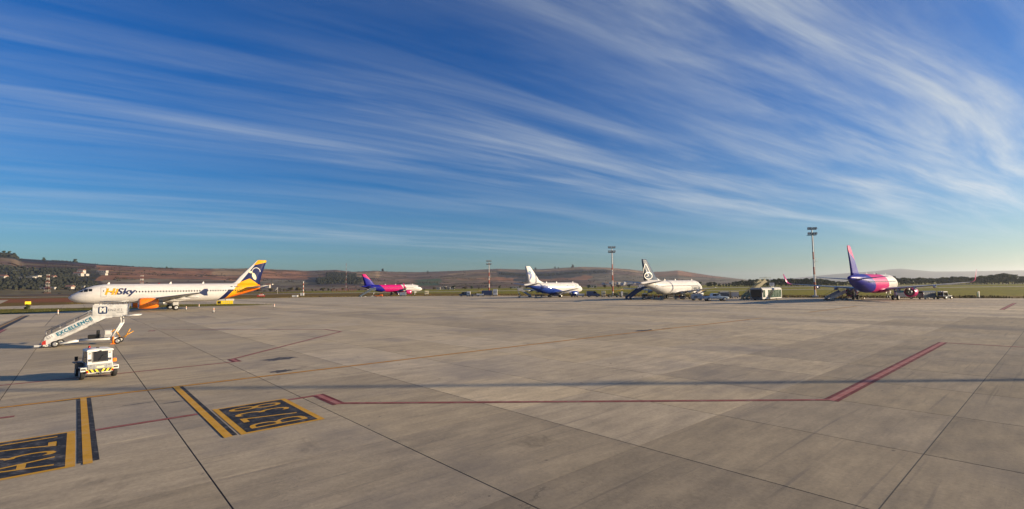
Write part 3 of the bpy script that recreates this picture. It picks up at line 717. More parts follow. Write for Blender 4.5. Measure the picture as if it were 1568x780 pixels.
A320 = dict(L=37.57, stations=[(0, 3.2, 3.1, .05), (.15, 3.45, 2.88, .27), (.5, 3.78, 2.58, .58), (1, 4.12, 2.33, .93), (1.6, 4.47, 2.13, 1.23), (2.2, 4.85, 2.01, 1.46), (3, 5.28, 1.9, 1.68), (4, 5.62, 1.83, 1.83), (5.5, 5.85, 1.79, 1.95), (7, 5.92, 1.78, 1.975)],
    tail=[(-13.2, 5.92, 1.78, 1.975), (-11.5, 5.92, 1.88, 1.96), (-9.5, 5.92, 2.22, 1.85), (-7.5, 5.91, 2.72, 1.66), (-5.5, 5.88, 3.3, 1.38), (-3.8, 5.78, 3.85, 1.06), (-2.2, 5.62, 4.36, .72), (-.9, 5.42, 4.72, .42), (0, 5.25, 4.85, .2)],
    wing=[(10.6, 0, 2.35, 7.4, .14), (11.8, 1.9, 2.42, 6.4, .14), (14.2, 6.4, 2.85, 4.2, .12), (19.55, 16.6, 3.85, 1.62, .10)],
    hstab=[(31.6, 0, 4.75, 3.9, .1), (32.2, 1.0, 4.8, 3.5, .1), (34.9, 6.2, 5.3, 1.35, .1)],
    fin=[(28.9, 5.55, 7.1, .10), (30.2, 6.2, 5.75, .10), (31.3, 7.6, 4.95, .10), (35.05, 11.55, 2.35, .10), (35.35, 11.76, 1.95, .08)],
    eng=dict(y=5.75, z=1.72, d=10.9, R=1.19, L=4.2), ng=5.07, mg=17.7, track=3.8, wheel=.58, zwin=4.22, win=(6.6, 30.6, .533), band=3.85)
def b737(L, dx):
    return dict(L=L, stations=[(0, 2.75, 2.65, .05), (.15, 2.98, 2.45, .24), (.5, 3.3, 2.15, .55), (1, 3.65, 1.9, .88), (1.6, 4.05, 1.7, 1.15), (2.2, 4.5, 1.57, 1.36), (3, 4.92, 1.45, 1.55), (4, 5.18, 1.37, 1.7), (5.5, 5.33, 1.31, 1.83), (7, 5.36, 1.30, 1.88)],
    tail=[(-12.2, 5.36, 1.30, 1.88), (-10.5, 5.36, 1.45, 1.86), (-8.5, 5.36, 1.9, 1.74), (-6.5, 5.34, 2.5, 1.5), (-4.6, 5.28, 3.15, 1.16), (-3, 5.18, 3.7, .82), (-1.5, 5.03, 4.12, .48), (-.4, 4.85, 4.4, .24), (0, 4.75, 4.55, .1)],
    wing=[(9.6 + dx, 0, 1.75, 7.4, .14), (10.9 + dx, 1.8, 1.85, 6.2, .14), (13.1 + dx, 5.0, 2.2, 4.1, .12), (18.6 + dx, 14.3, 3.2, 1.6, .10)],
    hstab=[(L - 5.6, 0, 4.45, 4.0, .1), (L - 5.1, .9, 4.55, 3.6, .1), (L - 2.2, 6.35, 5.25, 1.4, .1)],
    fin=[(L - 12.2, 5.0, 10.3, .03), (L - 9.6, 5.5, 7.9, .05), (L - 7.6, 6.3, 6.0, .09), (L - 6.9, 7.2, 5.3, .10), (L - 3.55, 10.9, 2.6, .10), (L - 3.2, 11.13, 2.2, .08)],
    eng=dict(y=4.83, z=1.28, d=8.7 + dx, R=.98, L=3.9), ng=4.0, mg=15.2 + dx, track=2.62, wheel=.51, zwin=3.75, win=(5.6, L - 7.5, .508), band=3.2)

def airliner(name, label, sp, yaw, loc, fus, fin_m, wing_m, eng_m, tipstyle, tip_m, stab_m, lead=None):
    L = sp['L']; root = empty(name, (loc[0], loc[1], 0), heading(yaw), label, 'airliner', 'airliners parked on the apron')
    mid = sp['stations'][-1]; st = list(sp['stations'])
    x = mid[0] + 2.5
    while x < L + sp['tail'][0][0] - 1: st.append((x,) + tuple(mid[1:])); x += 2.5
    st += [(L + t[0],) + tuple(t[1:]) for t in sp['tail']]
    tabs = [[(s[0], s[k]) for s in st] for k in (1, 2, 3)]
    def prof(d): return tuple(lerp_tab(t, d) for t in tabs)
    def skin(d, ang, off=0):      # ang 0 = left side, 90 = top
        top, bot, hw = prof(d); cz = (top + bot) / 2; hh = (top - bot) / 2
        return Vector((-d, (hw + off) * math.cos(ang), cz + (hh + off) * math.sin(ang)))
    def side(d, z, s, off=.012):
        top, bot, hw = prof(d); cz = (top + bot) / 2; hh = (top - bot) / 2; k = max(-.99, min(.99, (z - cz) / hh))
        return Vector((-d, s * (hw + off) * math.sqrt(1 - k * k), z + off * k))
    M = MB(); M.rings([[skin(s[0], 2 * math.pi * k / 40) for k in range(40)] for s in st], 0, True, True, True)
    body = M.build('fuselage', fus, root)
    # cockpit windows wrapped on the nose
    c0 = 1.35 if L > 35 else 1.15
    zs = sp['zwin'] + (.32 if L > 35 else .42)
    for s in (1, -1):
        for (da, db, z0, z1, sl_) in ((c0 + .25, c0 + .78, zs - .28, zs + .22, .35), (c0 + .95, c0 + 1.55, zs - .22, zs + .36, .20), (c0 + 1.70, c0 + 2.25, zs - .12, zs + .38, .06)):
            M = MB(); rows = []
            for i in range(5):
                z = z0 + (z1 - z0) * i / 4; rows.append([side(da + (db - da) * k / 5 + sl_ * (z - z0), min(z, prof(da + (db - da) * k / 5)[0] - .08), s, .015) for k in range(6)])
            M.grid(rows); M.build('cockpit_window', 'glass', root)
    # rows of cabin windows
    for s in (1, -1):
        M = MB(); d, stop, step = sp['win']
        while d < stop:
            M.grid([[side(d + (k - 1) * .12, sp['zwin'] + (i - 1) * .17, s, .014) for k in range(3)] for i in range(3)]); d += step
        tag(M.build('cabin_window_row', 'glass', root), kind='stuff')
    # doors: outline seam and leaf
    for s in (1, -1):
        for d0, w, z0, z1 in ((5.0 if L > 35 else 4.6, .82, sp['zwin'] - .95, sp['zwin'] + .92), (L - 7.0 if L > 35 else L - 6.3, .78, sp['zwin'] - .8, sp['zwin'] + .95)):
            M = MB()
            for e, mi, of in ((.045, 0, .008), (0, 1, .014)):
                M.grid([[side(d0 - e + (w + 2 * e) * k / 3, z0 - e + (z1 - z0 + 2 * e) * i / 10, s, of) for k in range(4)] for i in range(11)], mi)
            dr = M.build('door', ['grey_letter', fus], root)
            MB().grid([[side(d0 + .32 + k * .09, sp['zwin'] + .12 + i * .12, s, .022) for k in range(3)] for i in range(3)]).build('door_window', 'glass', dr)
    # wings, tailplane and fin as lofted sections
    AF = [(1, 0), (.75, .30), (.5, .46), (.28, .5), (.1, .38), (.02, .18), (0, 0), (.02, -.14), (.1, -.26), (.28, -.34), (.5, -.30), (.75, -.16)]
    def sect(d, y, z, c, t, up=0):
        return [Vector((-(d + c * u), y - math.sin(up) * c * t * v, z + math.cos(up) * c * t * v)) for u, v in AF]
    for s in (1, -1):
        M = MB(); M.rings([[Vector((q.x, q.y * s, q.z)) for q in sect(*w)] for w in sp['wing']], 0)
        wing = M.build('wing', wing_m, root)
        d, y, z, c, t = sp['wing'][-1]
        if tipstyle == 'sharklet':
            M = MB(); secs = []
            for k in range(7):
                a = R(80) * k / 6; secs.append(sect(d + .12 + k * .16, y + .9 * math.sin(a), z + .9 * (1 - math.cos(a)), c - .06 * k, t, a))
            secs.append(sect(d + 2.35, y + 1.22, z + 2.55, .55, t, R(80)))
            M.rings([[Vector((q.x, q.y * s, q.z)) for q in r] for r in secs], 0); M.build('winglet', tip_m, wing)
        elif tipstyle == 'fence':
            MB().prism([(-(d + .1), z - .05), (-(d + 1.1), z + .80), (-(d + 1.75), z + .80), (-(d + 1.62), z), (-(d + 1.75), z - .62), (-(d + 1.15), z - .62)], s * y - .04, s * y + .06).build('wingtip_fence', tip_m, wing)
        else:
            MB().rings([[Vector((q.x, q.y * s, q.z)) for q in sect(d, y, z, c, t)], [Vector((q.x, q.y * s, q.z)) for q in sect(d + .35, y + .25, z + .05, c - .5, t * .6)]]).build('wingtip', tip_m, wing)
        # flap track fairings
        for fy in (.27, .45, .66):
            y_ = y * fy; w0, w1 = [w for w in zip(sp['wing'], sp['wing'][1:]) if w[0][1] <= y_ <= w[1][1]][0]; k = (y_ - w0[1]) / (w1[1] - w0[1])
            le, zz, ch = (w0[i] + (w1[i] - w0[i]) * k for i in (0, 2, 3)); ln = ch * .42 + 1.5
            M = MB(); M.lathe([(-ln * u, .24 * math.sin(math.pi * min(1, u * 1.0)) ** .6 + .01) for u in (.0, .08, .2, .4, .6, .8, .93, 1)], (-(le + ch * .52), s * y_, zz - ch * .045 - .16), n=12, sq=1.35)
            M.build('flap_fairing', stab_m if L > 35 else wing_m, wing)
        M = MB(); M.rings([[Vector((q.x, q.y * s, q.z)) for q in sect(*w)] for w in sp['hstab']], 0); M.build('tailplane', stab_m, root)
        # engine
        e = sp['eng']; Rr = e['R']; o3 = (-e['d'], s * e['y'], e['z']); flat = 1.0 if L > 35 else .95
        M = MB(); M.lathe([(.0, Rr * .86), (-.02, Rr * .90), (-.35, Rr * .97), (-1.1, Rr * 1.02), (-2.1, Rr), (-2.9, Rr * .90), (-e['L'] * .80, Rr * .76), (-e['L'] * .80, Rr * .70), (-e['L'] * .6, Rr * .68)], o3, n=32, sq=flat)
        en = M.build('engine', eng_m, root)
        M = MB(); M.lathe([(-.30, Rr * .955), (-.05, Rr * .905), (.03, Rr * .86), (0, Rr * .80), (-.25, Rr * .77), (-.9, Rr * .78)], o3, n=32, sq=flat); M.build('intake_lip', 'silver' if L > 35 else 'light_grey', en)
        M = MB()
        for k in range(22):
            a0 = 2 * math.pi * k / 22; a1 = a0 + .2
            M.quad([Vector(o3) + Vector((xx, q * math.cos(a), q * math.sin(a))) for xx, q, a in ((-.85, .2, a0), (-.85, Rr * .76, a0), (-.98, Rr * .76, a1), (-.98, .2, a1))])
        M.lathe([(-.45, .02), (-.65, .15), (-.9, .24), (-1.0, .24)], o3, n=12); M.lathe([(-1.0, Rr * .78), (-1.01, .01)], o3, n=24); M.build('fan', 'dark_metal', en)
        M = MB(); M.lathe([(-e['L'] * .62, Rr * .56), (-e['L'] * .82, Rr * .52), (-e['L'], Rr * .40), (-e['L'], Rr * .34), (-e['L'] * .8, Rr * .34)], o3, n=24); M.lathe([(-e['L'] * .60, Rr * .70), (-e['L'] * .62, Rr * .50), (-e['L'] * .62, .01)], o3, n=24); M.lathe([(-e['L'] * .8, Rr * .30), (-e['L'], Rr * .24), (-e['L'] * 1.12, Rr * .04)], o3, n=16); M.build('exhaust', 'grey_metal', en)
        k = min(sp['wing'], key=lambda w: abs(w[1] - e['y'])); zt = k[2]
        MB().prism([(-(e['d'] + .9), e['z'] + Rr * .92), (-(e['d'] + 2.3), zt + .05), (-(e['d'] + e['L'] + 1.6), zt - .12), (-(e['d'] + e['L']), e['z'] + Rr * .42), (-(e['d'] + 2.2), e['z'] + Rr * .6)], s * e['y'] - .17, s * e['y'] + .17).build('pylon', eng_m if L < 35 else 'light_grey', en)
    M = MB(); M.rings([[Vector((-(d + c * u), c * t * v * .9 * 1.05, z)) for u, v in [(1, 0), (.75, .3), (.45, .46), (.2, .44), (.05, .22), (0, 0), (.05, -.22), (.2, -.44), (.45, -.46), (.75, -.3)]] for d, z, c, t in sp['fin']], 0)
    fin = M.build('tail_fin', fin_m, root)
    M = MB(); w0 = sp['wing'][1]; M.rings([[Vector((-(w0[0] - 1.2 + ln), 2.05 * q * math.cos(2 * math.pi * k / 24), mid[2] + .62 + .82 * q * math.sin(2 * math.pi * k / 24))) for k in range(24)] for ln, q in ((0, .05), (.5, .6), (1.4, .92), (3, 1.03), (6.5, 1.03), (8.2, .85), (9.6, .3), (9.9, .05))], 0, True, False, False)
    M.build('belly_fairing', fus, root)
    # landing gear
    W_ = sp['wheel']
    def wheel(par, x, y, r, w):
        M = MB(); M.lathe([(-w / 2, r * .55), (-w / 2, r * .9), (-w * .3, r), (w * .3, r), (w / 2, r * .9), (w / 2, r * .55)], (x, y, r), 'y', 20, 0)
        M.lathe([(-w * .42, .01), (-w * .42, r * .3), (-w * .5, r * .56), (w * .5, r * .56), (w * .42, r * .3), (w * .42, .01)], (x, y, r), 'y', 16, 1); M.build('wheel', ['rubber', 'hub'], par)
    M = MB(); M.bar((-sp['ng'], 0, .35), (-sp['ng'] + .12, 0, prof(sp['ng'])[1] + .3), .085, n=8).bar((-sp['ng'], -.2, .38), (-sp['ng'], .2, .38), .06).bar((-sp['ng'], 0, .8), (-sp['ng'] - .9, 0, prof(sp['ng'])[1] + .2), .05); ngr = M.build('nose_gear', 'light_grey', root)
    for s in (1, -1):
        wheel(ngr, -sp['ng'], s * .25, W_ * .66, .22)
        MB().box((-sp['ng'] + .35, s * .42, prof(sp['ng'])[1] - .28), (1.3, .03, .55)).build('gear_door', fus, ngr)
        zt = sp['wing'][1][2]; M = MB(); M.bar((-sp['mg'], s * sp['track'], W_), (-sp['mg'] + .1, s * (sp['track'] - .15), zt), .14, n=10).bar((-sp['mg'], s * sp['track'] - .52, W_), (-sp['mg'], s * sp['track'] + .52, W_), .09).bar((-sp['mg'], s * sp['track'], 1.1), (-sp['mg'] + .1, s * (sp['track'] - 1.6), zt - .1), .07)
        mgr = M.build('main_gear', 'light_grey', root); MB().box((-sp['mg'], s * (sp['track'] + .22), zt - .85), (1.0, .04, 1.15)).build('gear_door', stab_m, mgr)
        for dy in (-.45, .45): wheel(mgr, -sp['mg'], s * sp['track'] + dy, W_, .40)
    # aerials and beacon
    for d in (L * .16, L * .45, L * .62):
        t = prof(d)[0]; MB().prism([(-d, t - .05), (-d - .28, t + .42), (-d - .45, t + .42), (-d - .5, t - .05)], -.025, .025).build('aerial', 'white_paint', root)
    d = L * .40; MB().lathe([(0, .14), (.12, .12), (.2, .01)], (-d, 0, prof(d)[0] - .01), 'z', 12).build('beacon', 'red_lens', root)
    root['L'] = L
    return root, skin, side, prof
def fin_disc(name, pts, M, parent, s, t=.28):
    MB().prism([(-d, z) for d, z in pts], s * t, s * (t + .02)).build(name, M, parent)
def fin_off(sp, d, z):
    for (d0, z0, c0, t0), (d1, z1, c1, t1) in zip(sp['fin'], sp['fin'][1:]):
        if z0 <= z <= z1:
            k = (z - z0) / (z1 - z0); le = d0 + (d1 - d0) * k; c = c0 + (c1 - c0) * k; t = t0 + (t1 - t0) * k; u = max(.02, min(.98, (d - le) / c))
            tab = [(0, 0), (.05, .22), (.2, .44), (.45, .46), (.75, .3), (1, 0)]; return lerp_tab(tab, u) * c * t * .945
    return .3
def fin_patch(name, pts, M, parent, sp, s, close=True):
    """emblem lying on the fin: a fan or ribbon of points (d, z) lifted onto the fin skin"""
    Q = [Vector((-d, s * (fin_off(sp, d, z) + .02), z)) for d, z in pts]
    MB().quad(Q).build(name, M, parent)
def fin_ribbon(name, line, w, M, parent, sp, s):
    rows = []
    for i, (d, z) in enumerate(line):
        p, q = line[max(0, i - 1)], line[min(len(line) - 1, i + 1)]; nx, nz = -(q[1] - p[1]), q[0] - p[0]; l = math.hypot(nx, nz) or 1
        ww = w if not isinstance(w, (list, tuple)) else w[i]
        rows.append([Vector((-(d + k * nx / l * ww), s * (fin_off(sp, d + k * nx / l * ww, z + k * nz / l * ww) + .02), z + k * nz / l * ww)) for k in (-.5, .5)])
    MB().grid(rows, smooth=False).build(name, M, parent)
def arc(cx, cz, rx, rz, a0, a1, n, rot=0):
    out = []
    for k in range(n + 1):
        a = R(a0 + (a1 - a0) * k / n); x, z = rx * math.cos(a), rz * math.sin(a); out.append((cx + x * math.cos(rot) - z * math.sin(rot), cz + x * math.sin(rot) + z * math.cos(rot)))
    return out
WH, NV, OR, YE = (.57, .56, .55), (.010, .016, .075), (.80, .17, .008), (.74, .33, .008)
BLU, PNK = (.010, .012, .24), (.50, .008, .15)
# --- white airliner with orange engines (left), nose towards the camera's left
fm = zone_mat('white_orange_livery', WH, [(NV, [(-1, 0, -.87, 0, 24.75), (0, 0, -1, 0, -4.45)]), (OR, [(-1, 0, -.80, 0, 26.15)]), (YE, [(-1, 0, -.80, 0, 26.15), (.43, 0, 1, 0, -9.7)]), (NV, [(-1, 0, 0, 0, 35.9)])])
def fin_material(name, base, zones): return zone_mat(name, base, zones, dirt=.06)
fnm = fin_material('navy_yellow_fin', WH, [(NV, [(-1, 0, -.76, 0, 26.7)]), (YE, [(-1, 0, -.76, 0, 26.7), (-.43, 0, -1, 0, 7.3), (.75, 0, -1, 0, -32.3), (0, 0, -1, 0, -7.05)]), (YE, [(-1, 0, -.76, 0, 26.5), (.26, 0, 1, 0, 1.5)])])
hi, skin, side, prof = airliner('airliner', 'white airliner with orange engines and navy and yellow tail on the left', A320, R(227.1), (-90.17, 100.10), fm, fnm, 'wing_grey', 'orange', 'fence', 'navy', 'light_grey')
def lettering(body, size, M, root, side_fn, d0, z0, s, **kw):
    return text_obj('lettering', body, size, M, root, lambda u, v: side_fn(d0 + u * (1 if s > 0 else -1), z0 + v, s, .03), cut=.12, **kw)
lettering('Hi', 1.78, 'yellow', hi, side, 5.5, 3.72, 1, shear=.22, offset=.065, sx=1.25)
lettering('Sky', 1.78, 'navy', hi, side, 7.45, 3.72, 1, shear=.22, offset=.05, sx=1.25)
for s in (1, -1):
    fn = [c for c in hi.children if c.name.startswith('tail_fin')][0]
    fin_ribbon('emblem', arc(35.0, 8.75, .95, 1.05, 175, 0, 14), .13, 'white_paint', fn, A320, s)
    fin_patch('emblem', arc(34.55, 7.65, .42, .92, 0, 360, 18, R(22))[:-1], 'cream', fn, A320, s); fin_patch('emblem', arc(33.7, 8.72, .46, .28, 0, 360, 14, R(-20))[:-1], 'cream', fn, A320, s)
MB().grid([[side(29.0 + .15 * k, 4.98 + .22 * i, 1, .03) for k in range(4)] for i in range(2)]).build('registration_mark', 'slate', hi)
for k in range(5): MB().grid([[side(29.85 + .24 * k + .15 * i, 5.0 + .2 * j, 1, .03) for i in range(2)] for j in range(2)]).build('registration_mark', 'grey_letter', hi)

PINKFUS = zone_mat('pink_navy_livery', WH, [(PNK, [(-1, 0, -.55, 0, 11.2)]), (BLU, [(-1, 0, -1.0, 0, 21.6)])])
PINKFIN = fin_material('navy_pink_fin', BLU, [(PNK, [(.45, 0, 1, 0, -6.0)]), (WH, [(1, 0, .906, 0, -24.2)])])
A32S = dict(A320)
for nm, lb, yw, lc in (('airliner', 'large pink, navy and white airliner with upturned wingtips seen from behind on the right', 48.5, (97.0, 125.5)), ('airliner', 'distant pink, navy and white airliner left of the centre with stairs at its tail', 48.5, (-53.0, 290.0))):
    w_, _, sd, _ = airliner(nm, lb, A32S, R(yw), lc, PINKFUS, PINKFIN, 'wing_grey', 'pink', 'sharklet', 'pink', 'violet_blue')
b5 = b737(31.0, 0)
BLUEFUS = zone_mat('white_blue_livery', WH, [((.012, .045, .26), [(-.222, 0, -1, 0, .55), (0, 0, -1, 0, -4.35)])])
BLUEFIN = fin_material('white_fin', WH, [])
bl, _, sd, _ = airliner('airliner', 'short white airliner with royal blue belly and white fin', b5, R(48.1), (26.99, 190.0), BLUEFUS, BLUEFIN, 'wing_grey', 'royal_blue', 'plain', 'light_grey', 'light_grey')
lettering('Blue Air', 1.15, 'royal_blue', bl, sd, 10.7, 3.42, -1, shear=.1, offset=.02, sx=1.25)
for s in (1, -1):
    fn = [c for c in bl.children if c.name.startswith('tail_fin')][0]
    fin_ribbon('emblem', [(28.9, 8.9), (28.1, 8.6), (27.5, 8.1), (27.5, 7.5), (28.1, 6.2)], [.3, .9, 1.0, .8, .2], 'royal_blue', fn, b5, s); fin_ribbon('emblem', [(28.6, 9.3), (27.9, 9.2), (27.4, 8.6)], [.3, .8, .4], 'dark_teal', fn, b5, s)
b3 = b737(33.4, 1.15)
TFUS = zone_mat('white_grey_livery', WH, [((.45, .46, .46), [(0, 0, -1, 0, -1.75)])])
TFIN = fin_material('slate_fin', (.028, .055, .105), [(WH, [(0, 0, -1, 0, -5.45)]), (WH, [(1, 0, .80, 0, -20.4)])])
ta, _, sd, _ = airliner('airliner', 'white airliner with slate fin and white curved emblem behind the pickup', b3, R(48.0), (59.2, 154.2), TFUS, TFIN, 'wing_grey', 'light_grey', 'plain', 'light_grey', 'light_grey')
lettering('TAROM', 1.25, 'slate', ta, sd, 9.6, 2.55, -1, shear=.2, offset=.05, sx=1.35); lettering('ROMANIAN AIR TRANSPORT', .55, 'slate', ta, sd, 9.7, 3.38, -1, shear=.15, sx=.92)
for s in (1, -1):
    fn = [c for c in ta.children if c.name.startswith('tail_fin')][0]
    fin_ribbon('emblem', arc(29.6, 6.6, 1.7, .9, 0, 360, 26), .26, 'white_paint', fn, b3, s); fin_ribbon('emblem', [(31.7, 7.3), (31.6, 8.4), (31.2, 9.4), (30.7, 9.9), (30.1, 9.2), (29.2, 7.9), (28.4, 7.0)], [.1, .2, .22, .2, .2, .2, .1], 'white_paint', fn, b3, s); fin_ribbon('emblem', [(30.9, 8.8), (30.2, 7.6), (29.6, 6.6), (30.6, 6.3)], [.06, .2, .3, .12], 'white_paint', fn, b3, s)

# ------------------------------------------------------------------ passenger stairs
def wheel_obj(par, x, y, r, w, name='wheel'):
    M = MB(); M.lathe([(-w / 2, r * .58), (-w / 2, r * .92), (-w * .3, r), (w * .3, r), (w / 2, r * .92), (w / 2, r * .58)], (x, y, r), 'y', 18, 0)
    M.lathe([(-w * .4, .01), (-w * .4, r * .3), (-w * .51, r * .6), (w * .51, r * .6), (w * .4, r * .3), (w * .4, .01)], (x, y, r), 'y', 14, 1); return M.build(name, ['rubber', 'hub'], par)
def stairs(name, label, loc, yaw, panel, rail, ln, rise, plat, w=1.5, pan_h=.78, frame='worn_white', detail=False, plat_panel=True, back=.4):
    """foot at the origin, climbing along +x; plat = platform length"""
    o = empty(name, loc, heading(yaw), label, 'airstairs', 'passenger stairs on the apron'); f0 = .35; n = int(rise / .2); sl = rise / ln; hy = w / 2
    for s in (1, -1):
        q = lambda x, dz: (x, .30 + (x - f0) * sl + dz)
        MB().prism([q(f0 - .12, -.12), q(f0 - .02, pan_h * .62), q(f0 + ln - .1, pan_h * .72), (f0 + ln + .55, .30 + rise + .06), (f0 + ln + .55, .30 + rise - .12), q(f0 + ln + .1, -.22)], s * hy, s * (hy + .06)).build('side_panel', panel, o, bevel=.01 if detail else 0)
        M = MB(); M.bar((f0 + .05, s * hy, .30 + pan_h * .62), (f0 + .02, s * hy, 1.32), .028, 0, 6); M.bar((f0 + .02, s * hy, 1.32), (f0 + ln, s * hy, .30 + rise + 1.02), .03, 0, 6)
        for k in range(1, 5): x = f0 + ln * k / 4.2; M.bar((x, s * hy, .3 + (x - f0) * sl + pan_h * .5), (x, s * hy, .3 + (x - f0) * sl + 1.02), .022, 0, 6)
        M.build('handrail', rail, o)
    for k in range(n):
        x = f0 + ln * (k + .5) / n; MB().box((x, 0, .30 + rise * (k + .5) / n), (.28, w - .02, .04)).build('step', 'grey_metal', o)
    M = MB(); px0 = f0 + ln; M.box((px0 + plat / 2, 0, .30 + rise), (plat, w + .1, .09)); M.build('platform', frame, o)
    for s in (1, -1):
        if plat_panel: MB().box((px0 + plat / 2 - back / 2 + .05, s * (hy + .07), .30 + rise + .52), (plat + back + .1, .06, .88)).build('platform_panel', panel, o, bevel=.01 if detail else 0)
        M = MB(); z0, z1 = .30 + rise, .30 + rise + 1.22; xs = [px0 - .3 + (plat + .4) * k / 5 for k in range(6)]
        for x in xs: M.bar((x, s * hy, z0), (x, s * hy, z1), .02, 0, 6)
        M.bar((xs[0], s * hy, z1), (xs[-1], s * hy, z1), .026, 0, 6); M.build('platform_rail', rail, o)
    M = MB(); wb = ln + plat * .55
    for s in (1, -1):
        M.box((.35, s * (hy - .1), .17), (1.3, .14, .16)); M.bar((.9, s * (hy - .1), .20), (wb * .55, s * (hy - .1), .42), .085, 0, 6); M.bar((wb * .55, s * (hy - .1), .42), (wb + .35, s * (hy - .1), .45), .085, 0, 6)
    M.bar((wb + .3, -hy + .1, .45), (wb + .3, hy - .1, .45), .07, 0, 6).bar((.5, -hy, .2), (.5, hy, .2), .06, 0, 6); M.build('chassis', frame, o)
    M = MB()
    for s in (1, -1):
        M.bar((wb + .1, s * (hy - .12), .5), (wb + .75, s * (hy - .12), .30 + rise * .72), .075, 0, 8); M.bar((wb + .75, s * (hy - .12), .30 + rise * .72), (px0 + plat * .8, s * (hy - .12), .30 + rise - .02), .05, 0, 8)
    M.build('lift_strut', frame, o)
    for s in (1, -1): wheel_obj(o, .95, s * (hy + .02), .26, .17); wheel_obj(o, wb + .55, s * (hy - .05), .24, .16)
    M = MB(); M.bar((wb + .7, 0, .4), (wb + 1.5, 0, .95), .035, 0, 6).bar((wb + 1.5, -.2, .95), (wb + 1.5, .2, .95), .03, 0, 6); M.build('tow_bar', 'yellow', o)
    return o, f0, px0, sl, wb, hy
YST = math.atan2(4.48, 2.64)
st, f0, px0, sl, wb, hy = stairs('passenger_stairs', 'white mobile passenger stairs with large blue lettering on the near left apron', (-37.6, 39.6, 0), YST, 'worn_white', 'grey_metal', 3.55, 2.02, 1.35, 1.5, .92, detail=True, back=.72)
ang = math.atan(sl)
def on_panel(u, v):      # lettering along the slope of the panel on the near side
    return Vector((f0 + .12 + u * math.cos(ang) - v * math.sin(ang), -hy - .068, .30 + u * math.sin(ang) + v * math.cos(ang) + .02))
def fit(body, width, **kw):
    vs, _ = text_geo(body, 1, **kw); return width / (max(v[0] for v in vs) - min(v[0] for v in vs))
kw = dict(offset=.022, spacing=1.22); k = fit('EXCELLENCE', 2.42, **kw); text_obj('lettering', 'EXCELLENCE', k, 'dark_teal', st, lambda u, v: on_panel(u + .82, v + .19), **kw)
k = fit('FROM TOUCHDOWN TO TAKEOFF', 2.3); text_obj('lettering', 'FROM TOUCHDOWN TO TAKEOFF', k, 'grey_letter', st, lambda u, v: on_panel(u + .95, v + .05))
text_obj('lettering', '521', .24, 'grey_letter', st, lambda u, v: on_panel(u + .18, v + .28), spacing=1.2)
zp = .30 + 2.02
MB().prism([(px0 - .68 + .62 + x, zp + .52 + z) for x, z in [(c[0], c[1]) for c in arc(.19, .19, .11, .11, 0, 90, 4) + arc(-.19, .19, .11, .11, 90, 180, 4) + arc(-.19, -.19, .11, .11, 180, 270, 4) + arc(.19, -.19, .11, .11, 270, 360, 4)]], -hy - .106, -hy - .102).build('logo_badge', 'sign_navy', st)
k = fit('M', .36, offset=.04); text_obj('lettering', 'M', k, 'white_paint', st, lambda u, v: Vector((px0 - .68 + .42 + u, -hy - .112, zp + .38 + v)), offset=.04)
k = fit('ENZIES', .92, spacing=1.15); text_obj('lettering', 'ENZIES', k, 'grey_letter', st, lambda u, v: Vector((px0 - .68 + .95 + u, -hy - .104, zp + .43 + v)), spacing=1.15)
text_obj('lettering', 'AVIATION', .10, 'grey_letter', st, lambda u, v: Vector((px0 + .85 + u, -hy - .104, zp + .28 + v)))
M = MB(); M.box((px0 - .75, .35, .62), (.75, .5, .35)).box((px0 - .5, .35, .95), (.16, .5, .4)); M.build('power_pack', 'black', st, bevel=.03)
MB().box((px0 + .15, .42, .82), (.46, .4, .62)).build('control_box', 'light_grey', st, bevel=.02)
MB().box((px0 + .15, .21, .90), (.34, .02, .30)).build('control_panel', 'white_paint', st)
M = MB(); M.bar((wb + .28, -hy - .02, .05), (wb + .28, -hy - .02, .62), .07, 0, 8).box((wb + .28, -hy - .02, .04), (.3, .25, .06)); M.build('stabiliser_leg', 'orange', st)
M = MB(); M.bar((wb + .9, .35, .4), (wb + 1.25, .35, 1.15), .035, 0, 6).bar((wb + .55, .5, .5), (wb + .2, .5, 1.15), .035, 0, 6).bar((wb + .2, .5, 1.15), (wb - .05, .4, .9), .03, 0, 6); M.build('hand_brake_bar', 'yellow', st)
MB().box((.2, 0, .12), (.25, 1.55, .1)).build('foot_bumper', 'rubber', st); MB().prism([(.16, .26), (.42, .26), (.40, .62), (.2, .50)], -hy - .075, -hy - .066).build('warning_mark', 'red', st)
MB().bar((px0 + 1.3, -hy - .05, zp - .02), (px0 + 2.35, -hy - .05, zp + .03), .05, 0, 6).bar((px0 + 1.3, hy, zp - .02), (px0 + 2.35, hy, zp + .03), .05, 0, 6).bar((px0 + 2.35, -hy - .05, zp + .03), (px0 + 2.35, hy, zp + .03), .06, 0, 6).build('canopy_bumper', 'worn_white', st)
stairs('passenger_stairs', 'dark blue passenger stairs reaching the tail of the white airliner with the slate fin', (32.6, 140.6, 0), R(65), 'steel_blue', 'steel_blue', 5.2, 2.9, 2.6, 1.7, .95, 'grey_metal')
stairs('passenger_stairs', 'small dark grey passenger stairs behind the tail of the distant pink airliner', (-71.2, 229.0, 0), R(62), 'slate', 'grey_metal', 5.0, 2.9, 2.2, 1.6, .9, 'grey_metal')
stairs('passenger_stairs', 'whitish passenger stairs behind the tail of the short blue and white airliner', (7.3, 184.5, 0), R(-100), 'light_grey', 'grey_metal', 3.4, 2.2, 1.4, 1.5, .8)
stairs('passenger_stairs', 'low lavender grey stairs standing under the left wing of the large pink airliner', (72.4, 113.6, 0), R(76), 'light_grey', 'dark_metal', 4.2, 1.5, 1.0, 1.5, .85, 'dark_metal', plat_panel=False)

